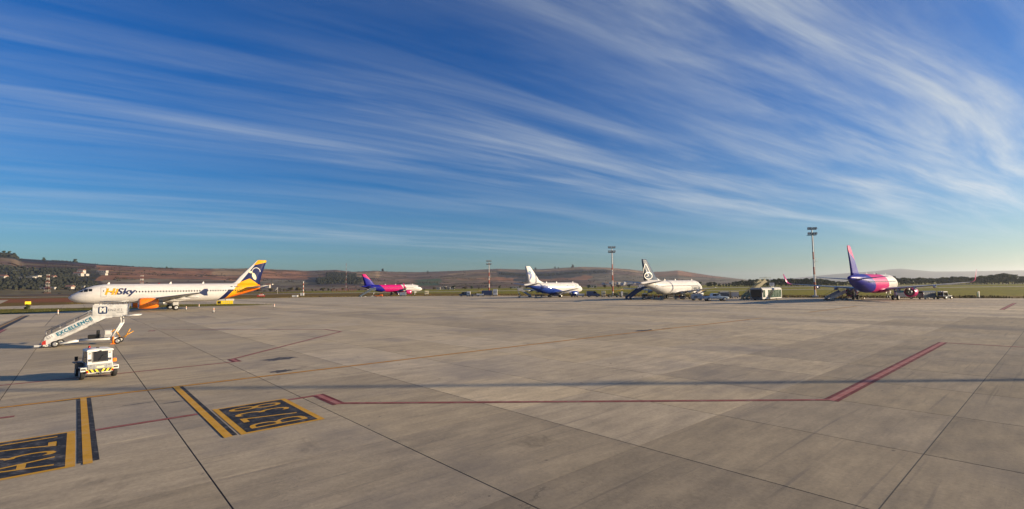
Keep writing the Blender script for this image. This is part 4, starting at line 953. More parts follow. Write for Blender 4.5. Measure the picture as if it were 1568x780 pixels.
# ------------------------------------------------------------------ baggage tractor
def tractor(label, loc, yaw, body='worn_white', detail=True, group='tractors on the apron'):
    o = empty('baggage_tractor', loc, heading(yaw), label, 'tractor', group)
    # +x forward; rear face at x = -1.45
    M = MB(); M.box((-.15, 0, .50), (2.55, 1.12, .34)); M.prism([(-1.44, .36), (-1.46, .92), (-.55, .92), (-.55, .36)], -.64, .64); M.prism([(.05, .55), (.05, 1.0), (1.25, .86), (1.40, .78), (1.40, .40), (.05, .36)], -.56, .56); M.build('body', body, o, bevel=.025)
    MB().box((-1.475, 0, .74), (.03, 1.22, .26)).build('rear_panel', 'grey_metal', o, bevel=.01)
    # hazard board with slanting stripes
    hz = MB().box((-1.478, 0, .50), (.03, 1.26, .18)).build('hazard_board', 'black', o)
    for s in (1, -1):
        for k in range(3):
            y0 = .06 + k * .22; M = MB(); M.quad([(-1.496, s * (y0), .415), (-1.496, s * (y0 + .10), .415), (-1.496, s * (y0 + .20), .585), (-1.496, s * (y0 + .10), .585)]); M.build('hazard_stripe', 'sign_yellow', hz)
        MB().box((-1.49, s * .62, .47), (.04, .09, .12)).build('tail_light', 'red_lens', o, bevel=.008)
    # cab
    for s in (1, -1):
        MB().prism([(-1.42, .92), (-1.30, 1.62), (-1.20, 1.62), (-1.24, .92)], s * .62, s * .345).build('rear_post', body, o, bevel=.015)
        MB().prism([(-.02, .95), (-.20, 1.62), (-.12, 1.62), (.08, .95)], s * .62, s * .55).build('front_post', body, o, bevel=.01)
    MB().box((-1.36, 0, .97), (.10, 1.22, .12)).build('cab_sill', body, o, bevel=.015)
    MB().quad([(-1.405, -.35, 1.01), (-1.405, .35, 1.01), (-1.305, .35, 1.58), (-1.305, -.35, 1.58)]).build('rear_window', 'tint_glass', o)
    M = MB(); M.bar((-1.42, -.39, 1.005), (-1.42, .39, 1.005), .018, 0, 6).bar((-1.42, -.385, 1.0), (-1.315, -.385, 1.6), .018, 0, 6).bar((-1.42, .385, 1.0), (-1.315, .385, 1.6), .018, 0, 6).bar((-1.36, -.38, 1.32), (-1.36, -.05, 1.34), .012, 0, 6); M.build('window_seal', 'black', o)
    M = MB(); M.rings([[Vector((x * kx - .72, y * kx, z)) for x, y in ((-.66, -.66), (.66, -.64), (.66, .64), (-.66, .66))] for kx, z in ((1, 1.60), (1.02, 1.64), (.98, 1.72), (.55, 1.78))], 0, True, True, True, smooth=False); M.build('cab_roof', 'worn_white', o, bevel=.02)
    for s in (1, -1): MB().quad([(-1.18, s * .60, .98), (-.1, s * .60, .98), (-.2, s * .60, 1.56), (-1.16, s * .60, 1.56)]).build('side_window', 'tint_glass', o)
    MB().quad([(.02, -.55, 1.0), (.02, .55, 1.0), (-.14, .55, 1.58), (-.14, -.55, 1.58)]).build('windscreen', 'tint_glass', o)
    for s in (1, -1):
        MB().box((-1.408, s * .50, 1.12), (.03, .13, .13)).build('work_lamp', 'dark_metal', o); MB().box((-1.335, s * .50, 1.50), (.03, .10, .05)).build('rear_light', 'dark_metal', o)
        # rear mudguards and wheels
        M = MB(); M.box((-1.02, s * .80, .70), (.86, .30, .05)).box((-1.44, s * .80, .60), (.04, .30, .22)); M.build('mudguard', body, o, bevel=.012)
        MB().box((-1.475, s * .80, .62), (.03, .2, .09)).build('rear_light', 'dark_metal', o)
        wheel_obj(o, -1.02, s * .80, .33, .24); wheel_obj(o, .85, s * .70, .28, .20)
        M = MB(); M.bar((.0, s * .58, 1.15), (.08, s * .84, 1.18), .014, 0, 6).box((.1, s * .90, 1.14), (.05, .16, .26)); M.build('mirror', 'black', o)
    M = MB(); M.box((-.75, .1, .98), (.42, .5, .14)).box((-.98, .1, 1.22), (.1, .5, .45)); M.build('seat', 'black', o, bevel=.03)
    M = MB()
    for z in (.62, .87): M.box((-1.493, 0, z), (.004, 1.20, .008))
    for y in (-.3, .3): M.box((-1.493, y, .745), (.004, .008, .25))
    M.build('panel_gap', 'black', o)
    for s in (1, -1): MB().box((-1.497, s * .45, .80), (.02, .10, .03)).build('latch', 'dark_metal', o)
    M = MB(); M.box((-1.44, 0, 1.64), (.30, .06, .05)).bar((-1.45, .1, 1.05), (-1.40, -.2, 1.42), .012, 0, 5); M.build('wiper', 'black', o)
    MB().box((-1.499, 0, .70), (.006, .36, .10)).build('number_plate', 'cream', o)
    MB().lathe([(0, .07), (.09, .06), (.13, .02)], (-.45, .38, 1.78), 'z', 10).build('beacon', 'red_lens', o)
    M = MB(); M.box((-.95, .05, 1.80), (.22, .12, .06)); M.build('roof_light', 'black', o)
    M = MB(); M.box((-1.55, 0, .32), (.22, .16, .10)).bar((-1.6, 0, .25), (-1.6, 0, .42), .03, 0, 6); M.build('tow_hitch', 'dark_metal', o)
    if detail:
        M = MB(); M.box((-.55, .86, .78), (.55, .34, .34), 0); M.box((-.5, .96, .98), (.75, .36, .06), 0); M.build('battery_box', 'dark_metal', o, bevel=.02)
        M = MB(); M.box((-.9, -.82, .98), (.3, .22, .22)); M.build('orange_bag', 'orange', o, bevel=.05)
    return o
tr = tractor('white baggage tractor with yellow and black chevron board, seen from behind at lower left', (-21.85, 25.95, 0), R(-50.5)); tr.scale = (.84, .80, .85)

# ------------------------------------------------------------------ ground service vehicles
GSE = 'ground service equipment on the apron'
def cart(label, loc, yaw, body, sides, cover=True, h=1.75, ln=3.0):
    o = empty('baggage_cart', loc, heading(yaw), label, 'baggage cart', 'baggage carts on the apron'); M = MB(); M.box((0, 0, .48), (ln, 1.45, .12))
    for sx in (1, -1): M.box((sx * (ln / 2 - .04), 0, .95), (.07, 1.4, .9))
    M.build('deck', 'grey_metal', o)
    for sx in (1, -1):
        for sy in (1, -1): wheel_obj(o, sx * ln * .34, sy * .62, .22, .16)
    MB().bar((ln / 2, 0, .42), (ln / 2 + 1.0, 0, .30), .04, 0, 6).build('tow_bar', 'dark_metal', o)
    if cover:
        M = MB()
        for sx in (-1, 1):
            for sy in (-1, 1): M.bar((sx * (ln / 2 - .05), sy * .68, .5), (sx * (ln / 2 - .05), sy * .68, h), .03, 0, 6)
        M.build('post', 'grey_metal', o)
        M = MB(); M.rings([[Vector((x, y * .76, h + z)) for y, z in ((-1, -.02), (-.9, .08), (-.4, .16), (.4, .16), (.9, .08), (1, -.02))] for x in (-ln / 2 - .05, ln / 2 + .05)], 0, True, True, True, smooth=False); M.build('cart_roof', body, o)
        for sy in (1, -1):
            M = MB(); M.grid([[Vector((-ln / 2 + .06 + (ln - .12) * k / 16, sy * (.70 + .03 * math.sin(k * 2.1)), z)) for k in range(17)] for z in (.55, h - .03)]); M.build('curtain', sides, o)
    else:
        rr = random.Random(int(loc[0] * 10))
        for k in range(5):
            MB().box((-ln / 2 + .35 + k * .56, rr.uniform(-.2, .2), .54 + .24), (.45, .8, rr.uniform(.35, .6))).build('suitcase', rr.choice(('dark_metal', 'steel_blue', 'olive', 'red')), o, bevel=.03)
    return o
def loader(label, loc, yaw, body, belt_rise=1.9):
    o = empty('belt_loader', loc, heading(yaw), label, 'belt loader', GSE); M = MB(); M.box((0, .15, .55), (3.9, 1.5, .38)); M.box((1.1, .55, .95), (1.2, .7, .5)); M.build('body', body, o, bevel=.04)
    M = MB(); M.box((0, 0, 0), (6.2, .75, .14), rot=Matrix.Rotation(-math.atan(belt_rise / 6), 3, 'Y')); M.v = [v + Vector((.3, -.35, 1.25)) for v in M.v]; M.build('conveyor', 'dark_metal', o)
    M = MB(); M.bar((-2.6, -.75, .95), (3.3, -.75, 2.75), .03, 0, 6).bar((-2.6, -.75, .6), (-2.6, -.75, .95), .03, 0, 6).bar((3.3, -.75, 2.3), (3.3, -.75, 2.75), .03, 0, 6); M.build('handrail', 'yellow', o)
    MB().box((.3, .55, 1.1), (.5, .5, .5)).build('seat', 'black', o, bevel=.05)
    for sx in (1.35, -1.35):
        for sy in (-.6, .85): wheel_obj(o, sx, sy, .34, .22)
    return o
def power_unit(label, loc, yaw, body, ln=2.6, h=1.55):
    o = empty('ground_power_unit', loc, heading(yaw), label, 'power unit', GSE); M = MB(); M.box((0, 0, h / 2 + .28), (ln, 1.5, h - .35), taper=(.94, .92)); M.build('housing', body, o, bevel=.06)
    M = MB()
    for k in range(5): M.box((-ln * .3 + k * .16, -.765, h * .6), (.08, .03, .4))
    M.build('vent_grille', 'dark_metal', o); MB().box((ln * .28, -.76, h * .62), (.5, .03, .35)).build('control_panel', 'light_grey', o)
    for sx in (1, -1):
        for sy in (1, -1): wheel_obj(o, sx * ln * .32, sy * .62, .26, .18)
    MB().bar((ln / 2, 0, .4), (ln / 2 + 1.1, 0, .3), .045, 0, 6).build('tow_bar', 'yellow', o); return o
def van(label, loc, yaw, body, box=None, ln=4.6, h=2.0):
    o = empty('service_van', loc, heading(yaw), label, 'van', GSE); M = MB()
    M.prism([(-ln / 2, .42), (-ln / 2, h - .1), (-ln / 2 + .15, h), (ln * .16, h), (ln * .31, h * .60), (ln * .47, h * .50), (ln / 2, h * .42), (ln / 2, .42)], -.85, .85); M.build('body', body, o, bevel=.06)
    MB().quad([(ln * .165 + .02, -.76, h - .06), (ln * .165 + .02, .76, h - .06), (ln * .305 + .03, .78, h * .62), (ln * .305 + .03, -.78, h * .62)]).build('windscreen', 'tint_glass', o)
    for s in (1, -1):
        MB().prism([(ln * .02, h * .60), (ln * .02, h * .93), (ln * .15, h * .93), (ln * .27, h * .60)], s * .852, s * .862).build('side_window', 'tint_glass', o)
        MB().box((ln / 2 - .05, s * .62, h * .40), (.12, .28, .16)).build('headlight', 'lamp_glass', o)
        for sx in (.31, -.31): wheel_obj(o, sx * ln, s * .76, .33, .22)
    if box: MB().box((-ln * .2, 0, h + .2), (ln * .5, 1.6, .5)).build('roof_box', box, o, bevel=.04)
    return o
def pickup(label, loc, yaw):
    o = empty('pickup_truck', loc, heading(yaw), label, 'pickup truck'); L2 = 2.7
    M = MB(); rings = []
    # lower body as lofted sections along x
    for x, z0, z1, hw in ((-2.7, .55, 1.06, .84), (-2.6, .48, 1.10, .90), (-1.2, .46, 1.12, .93), (.9, .45, 1.08, .93), (1.2, .45, 1.06, .93), (2.2, .46, .98, .90), (2.6, .52, .88, .82), (2.7, .60, .80, .76)):
        rings.append([(x, -hw, z0), (x, -hw, z0 + .3), (x, -hw * .97, z1 - .06), (x, -hw * .88, z1), (x, hw * .88, z1), (x, hw * .97, z1 - .06), (x, hw, z0 + .3), (x, hw, z0)])
    M.rings(rings, 0, True, True, True); M.build('body', 'pickup_blue', o)
    M = MB(); M.rings([[(x, -w, z), (x1, -w, z), (x1, w, z), (x, w, z)] for x, x1, w, z in ((-.95, 1.25, .86, 1.06), (-.78, .75, .76, 1.45), (-.70, .45, .70, 1.66), (-.55, .25, .62, 1.70))], 0, True, True, True, smooth=False); M.build('cab', 'pickup_blue', o, bevel=.04)
    for s in (1, -1):
        MB().quad([(-.82, s * .845, 1.12), (.12, s * .845, 1.12), (.12, s * .735, 1.58), (-.72, s * .735, 1.58)]).build('side_window', 'tint_glass', o)
        MB().quad([(.20, s * .845, 1.12), (1.0, s * .835, 1.12), (.52, s * .735, 1.56), (.20, s * .735, 1.58)]).build('side_window', 'tint_glass', o)
        MB().box((2.58, s * .62, .80), (.16, .34, .14)).build('headlight', 'lamp_glass', o, bevel=.02); MB().box((-2.66, s * .76, .86), (.10, .14, .26)).build('tail_light', 'red_lens', o)
        for x in (-1.62, 1.62):
            wheel_obj(o, x, s * .80, .39, .27)
            M = MB(); M.rings([[(x + q * math.cos(R(a)), s * .915, .39 + q * math.sin(R(a))) for a in range(0, 181, 15)] for q in (.42, .50)], 0, False, False, False, False); M.build('wheel_arch', 'black', o)
        M = MB(); M.box((.95, s * 1.0, 1.17), (.10, .18, .14)); M.build('mirror', 'black', o, bevel=.02)
    MB().quad([(1.18, -.74, 1.10), (1.18, .74, 1.10), (.60, .66, 1.60), (.60, -.66, 1.60)]).build('windscreen', 'tint_glass', o)
    MB().box((-1.85, 0, 1.125), (1.5, 1.5, .02)).build('load_bed', 'black', o); MB().box((2.68, 0, .60), (.10, 1.5, .18)).build('bumper', 'black', o, bevel=.02)
    return o
def bus(label, loc, yaw):
    o = empty('apron_bus', loc, heading(yaw), label, 'bus'); L_, Wd, Hh = 12.2, 3.0, 2.95
    M = MB(); M.rings([[(x, -w, .32), (x, -w, Hh - .25), (x, -w + .18, Hh - .02), (x, w - .18, Hh - .02), (x, w, Hh - .25), (x, w, .32)] for x, w in ((-L_, 1.46), (-L_ + .15, 1.5), (-.15, 1.5), (0, 1.44))], 0, True, True, True, smooth=False); M.build('body', 'light_grey', o)
    MB().box((.012, 0, 1.72), (.05, 2.72, 1.95)).build('windscreen', 'glass', o, bevel=.02); MB().box((.02, 0, .52), (.06, 2.86, .40)).build('bumper', 'dark_metal', o, bevel=.02)
    M = MB(); M.bar((.055, -.2, .82), (.07, 1.0, 1.05), .015, 0, 6); M.build('wiper', 'black', o)
    for s in (1, -1):
        for k, (x0, x1) in enumerate(((-.25, -1.6), (-3.3, -4.9), (-5.0, -6.6), (-6.7, -8.3), (-8.4, -10.0), (-10.1, -11.8))):
            MB().box(((x0 + x1) / 2, s * 1.503, 1.62 if k == 0 else 1.52), (abs(x1 - x0), .03, 1.75 if k == 0 else 1.95)).build('window', 'green_glass', o)
        MB().box((-11.95, s * 1.51, 1.5), (.2, .04, 2.1)).build('pillar', 'white_paint', o)
        for x in (-2.35, -9.2):
            wheel_obj(o, x, s * 1.28, .46, .36)
            M = MB(); M.rings([[(x + q * math.cos(R(a)), s * 1.512, .46 + q * math.sin(R(a))) for a in range(0, 181, 12)] for q in (.50, .66)], 0, False, False, False, False); M.build('wheel_arch', 'white_paint', o)
        MB().box((.06, s * 1.2, .62), (.06, .35, .16)).build('headlight', 'lamp_glass', o)
        M = MB(); M.bar((0, s * 1.4, 2.6), (.35, s * 1.72, 2.55), .03, 0, 6).box((.38, s * 1.74, 2.2), (.12, .22, .6)); M.build('mirror', 'black', o)
    MB().box((-L_ / 2, 0, Hh + .06), (L_ - .3, 2.4, .10)).build('roof', 'grey_metal', o, bevel=.04)
    MB().box((-7.5, 0, Hh + .17), (3.2, 1.7, .18)).build('air_conditioner', 'grey_metal', o, bevel=.05)
    return o
BY = R(48.5)
pickup('pale blue pickup truck by the nose of the white airliner with slate fin', (49.6, 120.5, 0), R(91)).scale = (1.12, 1.12, 1.12)
fr_ = Vector((61.0, 120.0, 0)) - Vector((.663, -.749, 0)) * 1.5
bus('white apron bus with dark windscreen and green glass sides below the beige stairs', fr_, BY + math.pi)
stairs('passenger_stairs', 'beige panelled passenger stairs rising behind the apron bus', (59.6, 127.6, 0), R(78), 'stair_beige', 'olive', 6.0, 4.2, 1.6, 1.6, 1.1, 'olive', plat_panel=False)
sb = empty('notice_board', (68.9, 130.5, 0), 0, 'white rectangular board on a post behind the apron bus', 'sign'); MB().box((0, 0, 3.85), (1.35, .08, .85)).build('panel', 'white_paint', sb); MB().box((0, -.045, 3.9), (.7, .01, .3)).build('print', 'light_grey', sb); MB().bar((0, .06, 0), (0, .06, 4.2), .05, 0, 8).build('post', 'grey_metal', sb)
# by the large pink airliner
cart('long dark grey covered cart right of the pink engine', (95.5, 113.5, 0), R(78), 'slate', 'slate', ln=3.7); tractor('dark grey tractor parked at the end of the long covered cart', (98.9, 112.6, 0), R(75), 'slate', False, 'tractors on the apron')
van('small white and teal van beside the right wheels of the pink airliner', (94.0, 118.0, 0), R(130), 'white_paint', 'dark_teal', 4.0, 1.5)
tb = empty('tow_bar', (83.2, 117.3, 0), R(10), 'low yellowish tow bar lying between the wheels of the large pink airliner', 'tow bar'); MB().bar((-1.6, 0, .3), (1.6, 0, .38), .07, 0, 8).build('bar', 'cream', tb); MB().box((1.5, 0, .42), (.55, .5, .16)).build('head', 'dark_metal', tb, bevel=.03); wheel_obj(tb, .3, .25, .22, .12); wheel_obj(tb, .3, -.25, .22, .12)
mk = empty('edge_marker', (114.8, 121.3, 0), R(20), 'white and grey-green marker board in the grass at the far right', 'marker'); MB().box((.25, 0, .75), (.26, .10, 1.4)).build('post', 'white_paint', mk, bevel=.02); MB().box((-.28, 0, .72), (.72, .08, 1.15)).build('panel', 'green_glass', mk, bevel=.02); MB().box((0, 0, .03), (1.2, .5, .1)).build('base', 'light_grey', mk)
cart('pair-leading grey covered cart right of the pale blue pickup', (60.4, 140.6, 0), R(88), 'light_grey', 'slate', ln=2.6); cart('whitish covered cart trailing behind the grey one, left of the apron bus', (63.4, 140.8, 0), R(88), 'stair_beige', 'light_grey', ln=2.2)
# by the white airliner with the slate fin
cart('open cart loaded with luggage under the belly of the white airliner with the slate fin', (46.0, 135.5, 0), R(95), 'slate', 'slate', False); cart('second luggage cart, nearer the pickup, under the same white belly', (49.8, 133.0, 0), R(95), 'slate', 'slate', False)
loader('belt loader raised under the front of the white airliner with the slate fin', (51.8, 139.0, 0), R(70), 'stair_beige'); power_unit('light grey power unit just left of the pale blue pickup', (47.4, 126.5, 0), R(95), 'light_grey')
tractor('dark tractor half hidden under the dark blue stairs', (37.8, 137.6, 0), R(100), 'slate', False); cart('dark cart right of the dark blue stairs with bags on it', (41.2, 138.8, 0), R(98), 'slate', 'slate', False)
ws = empty('post_sign', (34.9, 156.5, 0), R(5), 'white upright board left of the dark blue stairs', 'sign'); MB().box((0, 0, 1.45), (.62, .09, 1.3)).build('panel', 'white_paint', ws, bevel=.02); MB().bar((0, .02, 0), (0, .02, .9), .06, 0, 8).build('post', 'grey_metal', ws); MB().box((0, 0, .04), (.7, .5, .08)).build('base', 'concrete_wall', ws)
# by the short blue and white airliner
cart('low cart under the tail of the short blue and white airliner', (9.9, 183.0, 0), R(90), 'light_grey', 'light_grey', False); cart('flat white cart right of the royal blue engine', (24.6, 178.5, 0), R(90), 'white_paint', 'white_paint', True, 1.0); power_unit('small pale power unit at the nose of the short blue and white airliner', (22.4, 180.3, 0), R(90), 'white_paint', 1.8, 1.2)
van('grey van with pale front right of the short blue and white airliner', (29.0, 176.6, 0), R(92), 'steel_blue', None, 4.6, 2.1); power_unit('tall cream power unit in front of the grey van', (32.6, 175.8, 0), R(90), 'cream', 1.3, 2.0)
loader('dark green belt loader at the foot of the middle floodlight mast', (34.8, 169.6, 0), R(92), 'olive', 1.0); cart('dark olive cart left of the white upright board', (38.6, 170.8, 0), R(90), 'olive', 'olive', ln=2.8, h=1.4)
# by the distant pink airliner
loader('orange belt loader under the tail of the distant pink airliner', (-62.0, 228.5, 0), R(85), 'orange', 1.0); power_unit('cream power unit at the nose of the distant pink airliner', (-47.0, 271.0, 0), R(80), 'cream', 2.2, 2.2); cart('pale cart under the belly of the distant pink airliner', (-53.2, 240.0, 0), R(90), 'light_grey', 'white_paint', ln=3)
van('small dark van at the left end of the row by the thin mast', (-21.3, 219.5, 0), R(-88), 'slate', None, 4.6, 1.9); power_unit('white upright power unit at the left of the row by the thin mast', (-19.3, 218.6, 0), R(90), 'white_paint', 1.6, 2.0)
loader('grey belt loader in the middle of the row by the thin mast', (-16.2, 217.5, 0), R(92), 'grey_metal', 1.2); cart('long dark blue covered cart left of the white box body, by the thin mast', (-11.0, 216.5, 0), R(90), 'steel_blue', 'steel_blue', ln=4.6, h=2.3); power_unit('white box body at the right end of the row by the thin mast', (-7.4, 216.2, 0), R(90), 'white_paint', 1.9, 2.9)
cart('flat white cart in front of the row by the thin mast', (-13.9, 214.0, 0), R(90), 'white_paint', 'white_paint', True, .9)

# ------------------------------------------------------------------ masts, towers, signs
def mast(label, loc, h, r=.24, face=0, group='floodlight masts round the apron'):
    o = empty('floodlight_mast', loc, face, label, 'floodlight mast', group); M = MB(); n = 9
    for k in range(n):
        z0, z1 = h * k / n, h * (k + 1) / n; c = 1 if k in (1, 3, 5) else (2 if k > 5 else 0); M.bar((0, 0, z0), (0, 0, z1), r * (1 - .45 * z0 / h), c, 12, r * (1 - .45 * z1 / h), cap=False)
    M.build('pole', ['mast_white', 'mast_red', 'grey_metal'], o)
    MB().box((0, 0, .25), (1.1, 1.1, .55)).build('base', 'concrete_wall', o, bevel=.04)
    M = MB(); M.bar((.42, 0, .5), (.36, 0, h * .95), .02, 0, 6).bar((.42, .3, .5), (.36, .3, h * .95), .02, 0, 6)
    for k in range(int(h * .9)): M.bar((.4, 0, .8 + k), (.4, .3, .8 + k), .015, 0, 5)
    M.build('ladder', 'mast_red', o)
    M = MB(); M.box((.5, 0, h * .52), (.8, .8, .06))
    for x in (.2, .85): M.bar((x, -.38, h * .52), (x, -.38, h * .52 + 1), .025, 0, 6); M.bar((x, .38, h * .52), (x, .38, h * .52 + 1), .025, 0, 6)
    M.bar((.2, -.38, h * .52 + 1), (.85, -.38, h * .52 + 1), .02, 0, 6).bar((.2, .38, h * .52 + 1), (.85, .38, h * .52 + 1), .02, 0, 6); M.build('rest_platform', 'mast_white', o)
    M = MB()
    for z in (h - 1.55, h - .05): M.box((0, 0, z), (2.5, .14, .12))
    M.box((0, 0, h - .8), (.14, .14, 1.6)); M.box((0, .35, h - 1.65), (2.4, .9, .06)); M.build('head_frame', 'dark_metal', o)
    for z in (h - 1.15, h + .30):
        for x in (-1.05, -.38, .38, 1.05):
            l = MB(); l.box((x, -.22, z), (.52, .34, .56), rot=None, taper=(.9, .85)); fl = l.build('floodlight', 'dark_metal', o); MB().box((x, -.40, z - .02), (.44, .02, .44)).build('lens', 'lamp_glass', fl)
    return o
mast('slender floodlight mast left of the centre, by a row of carts', (-11.33, 243, 0), 16.6, .26, .2); mast('red and white floodlight mast between the blue and the slate tails', (35.3, 172.65, 0), 17.2, .25, .1); mast('tallest floodlight mast, beside the wing of the large pink airliner', (85.3, 138.66, 0), 19.2, .25, 0)
mast('floodlight mast standing outside the picture on the right', (86, 20.6, 0), 36, .27, 1.2)
def lattice(name, label, loc, h, w, band, cat='tower', group=None, top=.35, t=.10):
    o = empty(name, loc, .4, label, cat, group); M = MB(); P = MB(); n = band
    for k in range(n):
        z0, z1 = h * k / n, h * (k + 1) / n; a, b_ = w / 2 * (1 - (1 - top) * z0 / h), w / 2 * (1 - (1 - top) * z1 / h); c = k % 2; Q = ((-1, -1), (1, -1), (1, 1), (-1, 1))
        for i in range(4):
            (x0, y0), (x1, y1) = Q[i], Q[(i + 1) % 4]; M.bar((x0 * a, y0 * a, z0), (x0 * b_, y0 * b_, z1), t, c, 5); M.bar((x0 * a, y0 * a, z0), (x1 * b_, y1 * b_, z1), t * .6, c, 4); M.bar((x0 * b_, y0 * b_, z1), (x1 * b_, y1 * b_, z1), t * .7, c, 4)
    M.build('lattice_frame', ['mast_red', 'mast_white'], o); return o
for px, lb in ((73, 'red and white lattice tower at the far left below the dark wood'), (217, 'red and white lattice tower rising behind the blue lettering of the orange-engined airliner')):
    x, y = flat_at(px, 640); o = lattice('lattice_tower', lb, (x, y, -.1), 27 if px < 100 else 24, 5.0, 7, group='lattice towers', t=.07); M = MB()
    for z in ((26.8, 21.5, 17, 12.5) if px < 100 else (23.8, 19, 14.5)): M.box((0, 0, z), (2.8, 2.8, .7))
    M.build('platform', 'mast_white', o)
x, y = flat_at(530, 900); lattice('radio_mast', 'very thin red and white radio mast just left of the distant pink airliner', (x, y, -.1), 50, 1.0, 11, 'mast', top=.6, t=.07)
x, y = flat_at(464.5, 330); o = empty('antenna_mast', (x, y, -.1), 0, 'white banded antenna mast above two white cabinets', 'mast'); M = MB()
for k in range(7): M.bar((0, 0, 9.4 * k / 7), (0, 0, 9.4 * (k + 1) / 7), .28, k % 2, 8, cap=False)
M.build('pole', ['mast_white', 'mast_red'], o)
def cabinet(label, x, y, w, h, dpt=1.5):
    o = empty('equipment_cabinet', (x, y, -.1), .2, label, 'cabinet', 'white cabinets in the grass'); MB().box((0, 0, h / 2), (w, dpt, h)).build('housing', 'white_paint', o, bevel=.03); MB().box((0, 0, h + .05), (w + .2, dpt + .2, .1)).build('roof', 'light_grey', o); MB().box((w * .2, -dpt / 2 - .01, h * .45), (w * .3, .03, h * .75)).build('door', 'light_grey', o)
cabinet('low wide white cabinet left of the banded antenna mast', -115.4, 262, 2.8, 1.1); cabinet('taller white cabinet at the foot of the banded antenna mast', -135.5, 318, 2.1, 1.75)
o = empty('marker_hut', (-155, 304, -.1), .3, 'low red and white barrier block in the grass right of the orange tail', 'barrier'); MB().box((0, 0, .35), (4.2, 1.2, .7)).build('base', 'red', o); MB().box((.2, 0, .95), (2.6, 1.0, .5)).build('upper_block', 'mast_white', o); MB().box((.2, 0, 1.45), (1.1, .9, .5)).build('top_block', 'red', o)
x, y = flat_at(425, 440); o = empty('windsock', (x, y, -.1), 0, 'white windsock on a pole beyond the orange tail', 'windsock'); MB().bar((0, 0, 0), (0, 0, 6), .12, 0, 8).build('pole', 'mast_white', o); M = MB(); M.lathe([(0, .55), (-1.2, .45), (-2.4, .36), (-3.4, .26)], (0, 0, 5.7), 'x', 12); M.v = [Matrix.Rotation(-.9, 3, 'Y') @ (v - Vector((0, 0, 5.7))) + Vector((0, 0, 5.7)) for v in M.v]; M.build('sock', 'mast_white', o)
o = empty('antenna_array', (flat_at(527, 560)[0], 560, -.1), .15, 'row of thin reddish antenna posts in the grass below the radio mast', 'antenna')
M = MB(); M.box((0, 0, .35), (26, .15, .1)); M.build('beam', 'grey_metal', o)
for k in range(12): MB().bar((-12.6 + k * 2.3, 0, 0), (-12.6 + k * 2.3, 0, 3.4), .14, 0, 6).build('post', 'mast_red', o)
def bollard(label, x, y, h=.75):
    o = empty('edge_bollard', (x, y, 0), .3, label, 'bollard', 'short white posts along the apron'); MB().bar((0, 0, .05), (0, 0, h), .10, 0, 10, .08).build('post', 'white_paint', o); MB().bar((0, 0, h * .62), (0, 0, h * .82), .105, 0, 10).build('band', 'orange', o); MB().bar((0, 0, 0), (0, 0, .06), .26, 0, 10).build('base', 'rubber', o)
bollard('white post standing in the shadow left of the white stairs', -88.5, 96.2, .95); bollard('white post on the open apron right of the airliner wheels', -57.7, 95.4, .95); bollard('white post at the tip of the grass island', -57.0, 118.2, .85); bollard('white post beside the main wheels of the orange-engined airliner', -73.0, 110.5, .8); bollard('white post in the grass behind the flap of the orange-engined airliner', -80, 126, .8)
o = empty('taxiway_sign', (-83.6, 143.5, 0), -R(0) + .42, 'yellow taxiway sign with a black square at its left end', 'sign'); MB().box((0, 0, .72), (4.1, .22, 1.0)).build('sign_box', 'sign_yellow', o, bevel=.02); MB().box((-1.42, -.115, .72), (.86, .02, .74)).build('black_panel', 'black', o)
for k in range(4): MB().box((-.35 + k * .5, -.115, .72), (.22, .012, .36)).build('character_mark', 'stair_beige', o)
for k in (-1.6, 0, 1.6): MB().bar((k, 0, -.05), (k, 0, .25), .05, 0, 6).build('leg', 'dark_metal', o)
o = empty('marker_board', (-95.5, 165, 0), .42, 'pair of low white boards just above the yellow taxiway sign', 'marker')
for k, c in ((-1.35, 'light_grey'), (.95, 'mast_white')): MB().box((k, 0, .95), (1.7 if k < 0 else 2.4, .15, .75)).build('panel', c, o); MB().bar((k, 0, 0), (k, 0, .6), .08, 0, 6).build('leg', 'grey_metal', o)
o = empty('taxiway_sign', (-167.2, 170.3, 0), .75, 'small bright yellow sign at the far left beyond the grass island', 'sign'); MB().box((0, 0, .75), (1.5, .3, 1.0)).build('sign_box', 'sign_yellow', o, bevel=.03); MB().box((-.76, 0, .75), (.03, .28, .9)).build('side_cap', 'orange', o); MB().bar((0, 0, -.05), (0, 0, .3), .07, 0, 6).build('leg', 'dark_metal', o)
o = tree(-123.6, 125.8, 1.5, 0, 'dark round bush on the grass island at the far left', 'bushes', z=0, wide=1.3)

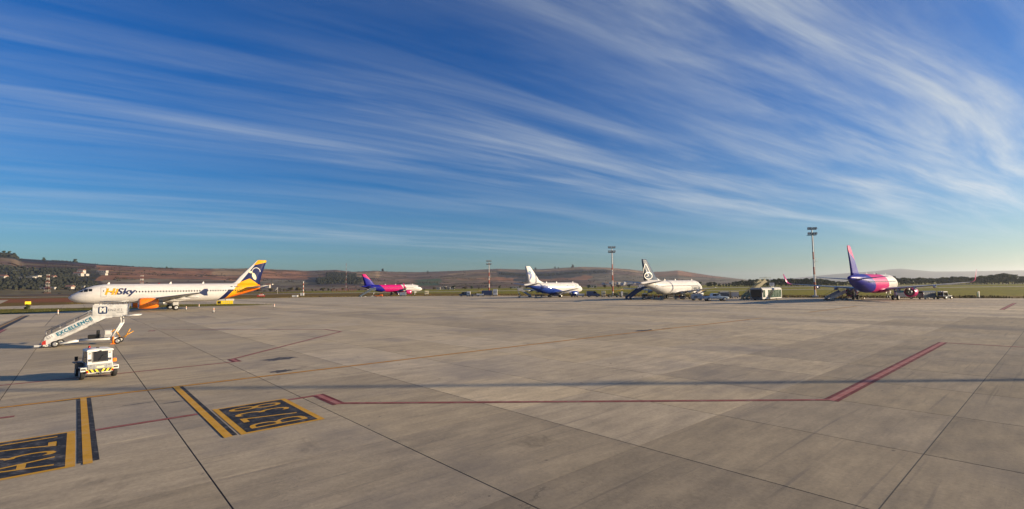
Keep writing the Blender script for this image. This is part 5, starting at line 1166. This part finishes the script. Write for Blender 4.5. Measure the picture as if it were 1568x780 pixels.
# ------------------------------------------------------------------ far houses
def house(label, q, w, dpt, h, rot, roof='house_roof', flat=False, wall='house_wall', name='house'):
    o = empty(name, (q.x, q.y, q.z - .6), rot, label, 'house' if name == 'house' else 'building', 'buildings below and on the hills'); MB().box((0, 0, h / 2), (w, dpt, h)).build('wall', wall, o)
    if flat: MB().box((0, 0, h + .15), (w + .5, dpt + .5, .3)).build('roof', roof, o)
    else: MB().prism([(-dpt / 2 - .4, h), (0, h + dpt * .32), (dpt / 2 + .4, h)], -w / 2 - .4, w / 2 + .4, axis='x').build('roof', roof, o)
    n = max(2, int(w / 4))
    for k in range(n): MB().box((-w / 2 + w * (k + .5) / n, -dpt / 2 - .03, h * .55), (w / n * .4, .08, h * .35)).build('window', 'glass', o)
    return o
HS = [(2, 428, 14, 5, 0, 'white house at the left picture edge below the wood'), (41, 427.5, 24, 4, 1, 'long low white building below the dark wood'), (54, 426.5, 14, 5, 1, 'shorter white building right of the long low one'), (82, 427, 5, 4, 0, 'tiny white house right of the lattice tower'), (120, 423, 15, 6, 0, 'white hillside house with a lower left wing'), (124.5, 421.5, 11, 10, 0, 'tallest white house of the hillside group'), (130.5, 422.5, 9, 4, 1, 'low white shed right of the tallest hillside house'), (157, 417.8, 19, 5, 1, 'upper of two white strips of building on the hill'), (158.5, 421.5, 12, 4, 1, 'lower of two white strips of building on the hill'), (107, 442.5, 9, 3.5, 0, 'small pale house in front of the airliner nose'), (118, 440.8, 26, 3, 1, 'long pale green roofed shed behind the airliner cockpit'), (74, 443, 22, 3, 1, 'pale low hall at the foot of the lattice tower'), (411, 436.5, 18, 2.5, 1, 'long white roof on the slope right of the navy fin'), (410, 441, 8, 6, 0, 'small pinkish house right of the airliner tail')]
for px, py, w, h, fl, lb in HS:
    q, t = hill_point(px, py); house(lb, q, w, 8, h, .1, 'pale_roof' if fl else 'house_roof', bool(fl))
for px, D, w, h, lb in ((671.5, 760, 5.5, 3.6, 'leftmost white house of four in a row beyond the grass'), (680, 765, 6.5, 4.6, 'second and largest white house of four in a row beyond the grass'), (687, 770, 4.2, 3.6, 'third white house of four in a row beyond the grass'), (693, 765, 6.0, 3.4, 'rightmost white house of four in a row beyond the grass'), (788, 820, 14, 3.2, 'low whitish building left of the white fin'), (906.5, 700, 12, 4, 'long white hall beyond the grass right of the blue airliner')):
    x, y = flat_at(px, D); house(lb, Vector((x, y, .5)), w, 7, h, .05, 'pale_roof', True)
rr = random.Random(12)
for k in range(16):
    px = 925 + k * 5.2 + rr.uniform(-2, 2); q, t = hill_point(px, rr.uniform(434.5, 437.5)); house('small grey village house in the scatter below the hill at centre right', q, rr.uniform(6, 11), 7, rr.uniform(3, 5.5), rr.uniform(-.5, .5), rr.choice(('house_roof', 'pale_roof')), False, rr.choice(('house_wall', 'light_grey')))
# ------------------------------------------------------------------ air
HAZE = True
if HAZE:
    M = bpy.data.materials.new('haze_air'); M.use_nodes = True; nt = M.node_tree; nt.nodes.clear(); ou = nt.nodes.new('ShaderNodeOutputMaterial'); pv = nt.nodes.new('ShaderNodeVolumePrincipled')
    pv.inputs['Color'].default_value = (.80, .86, .95, 1); pv.inputs['Density'].default_value = 1.05e-4; pv.inputs['Anisotropy'].default_value = .6; nt.links.new(pv.outputs[0], ou.inputs['Volume'])
    hz = MB().box((0, 4000, 96), (24500, 12400, 195)).build('haze', M); hz['kind'] = 'stuff'; hz['label'] = 'thin morning haze over the airfield and hills'; hz['category'] = 'haze'
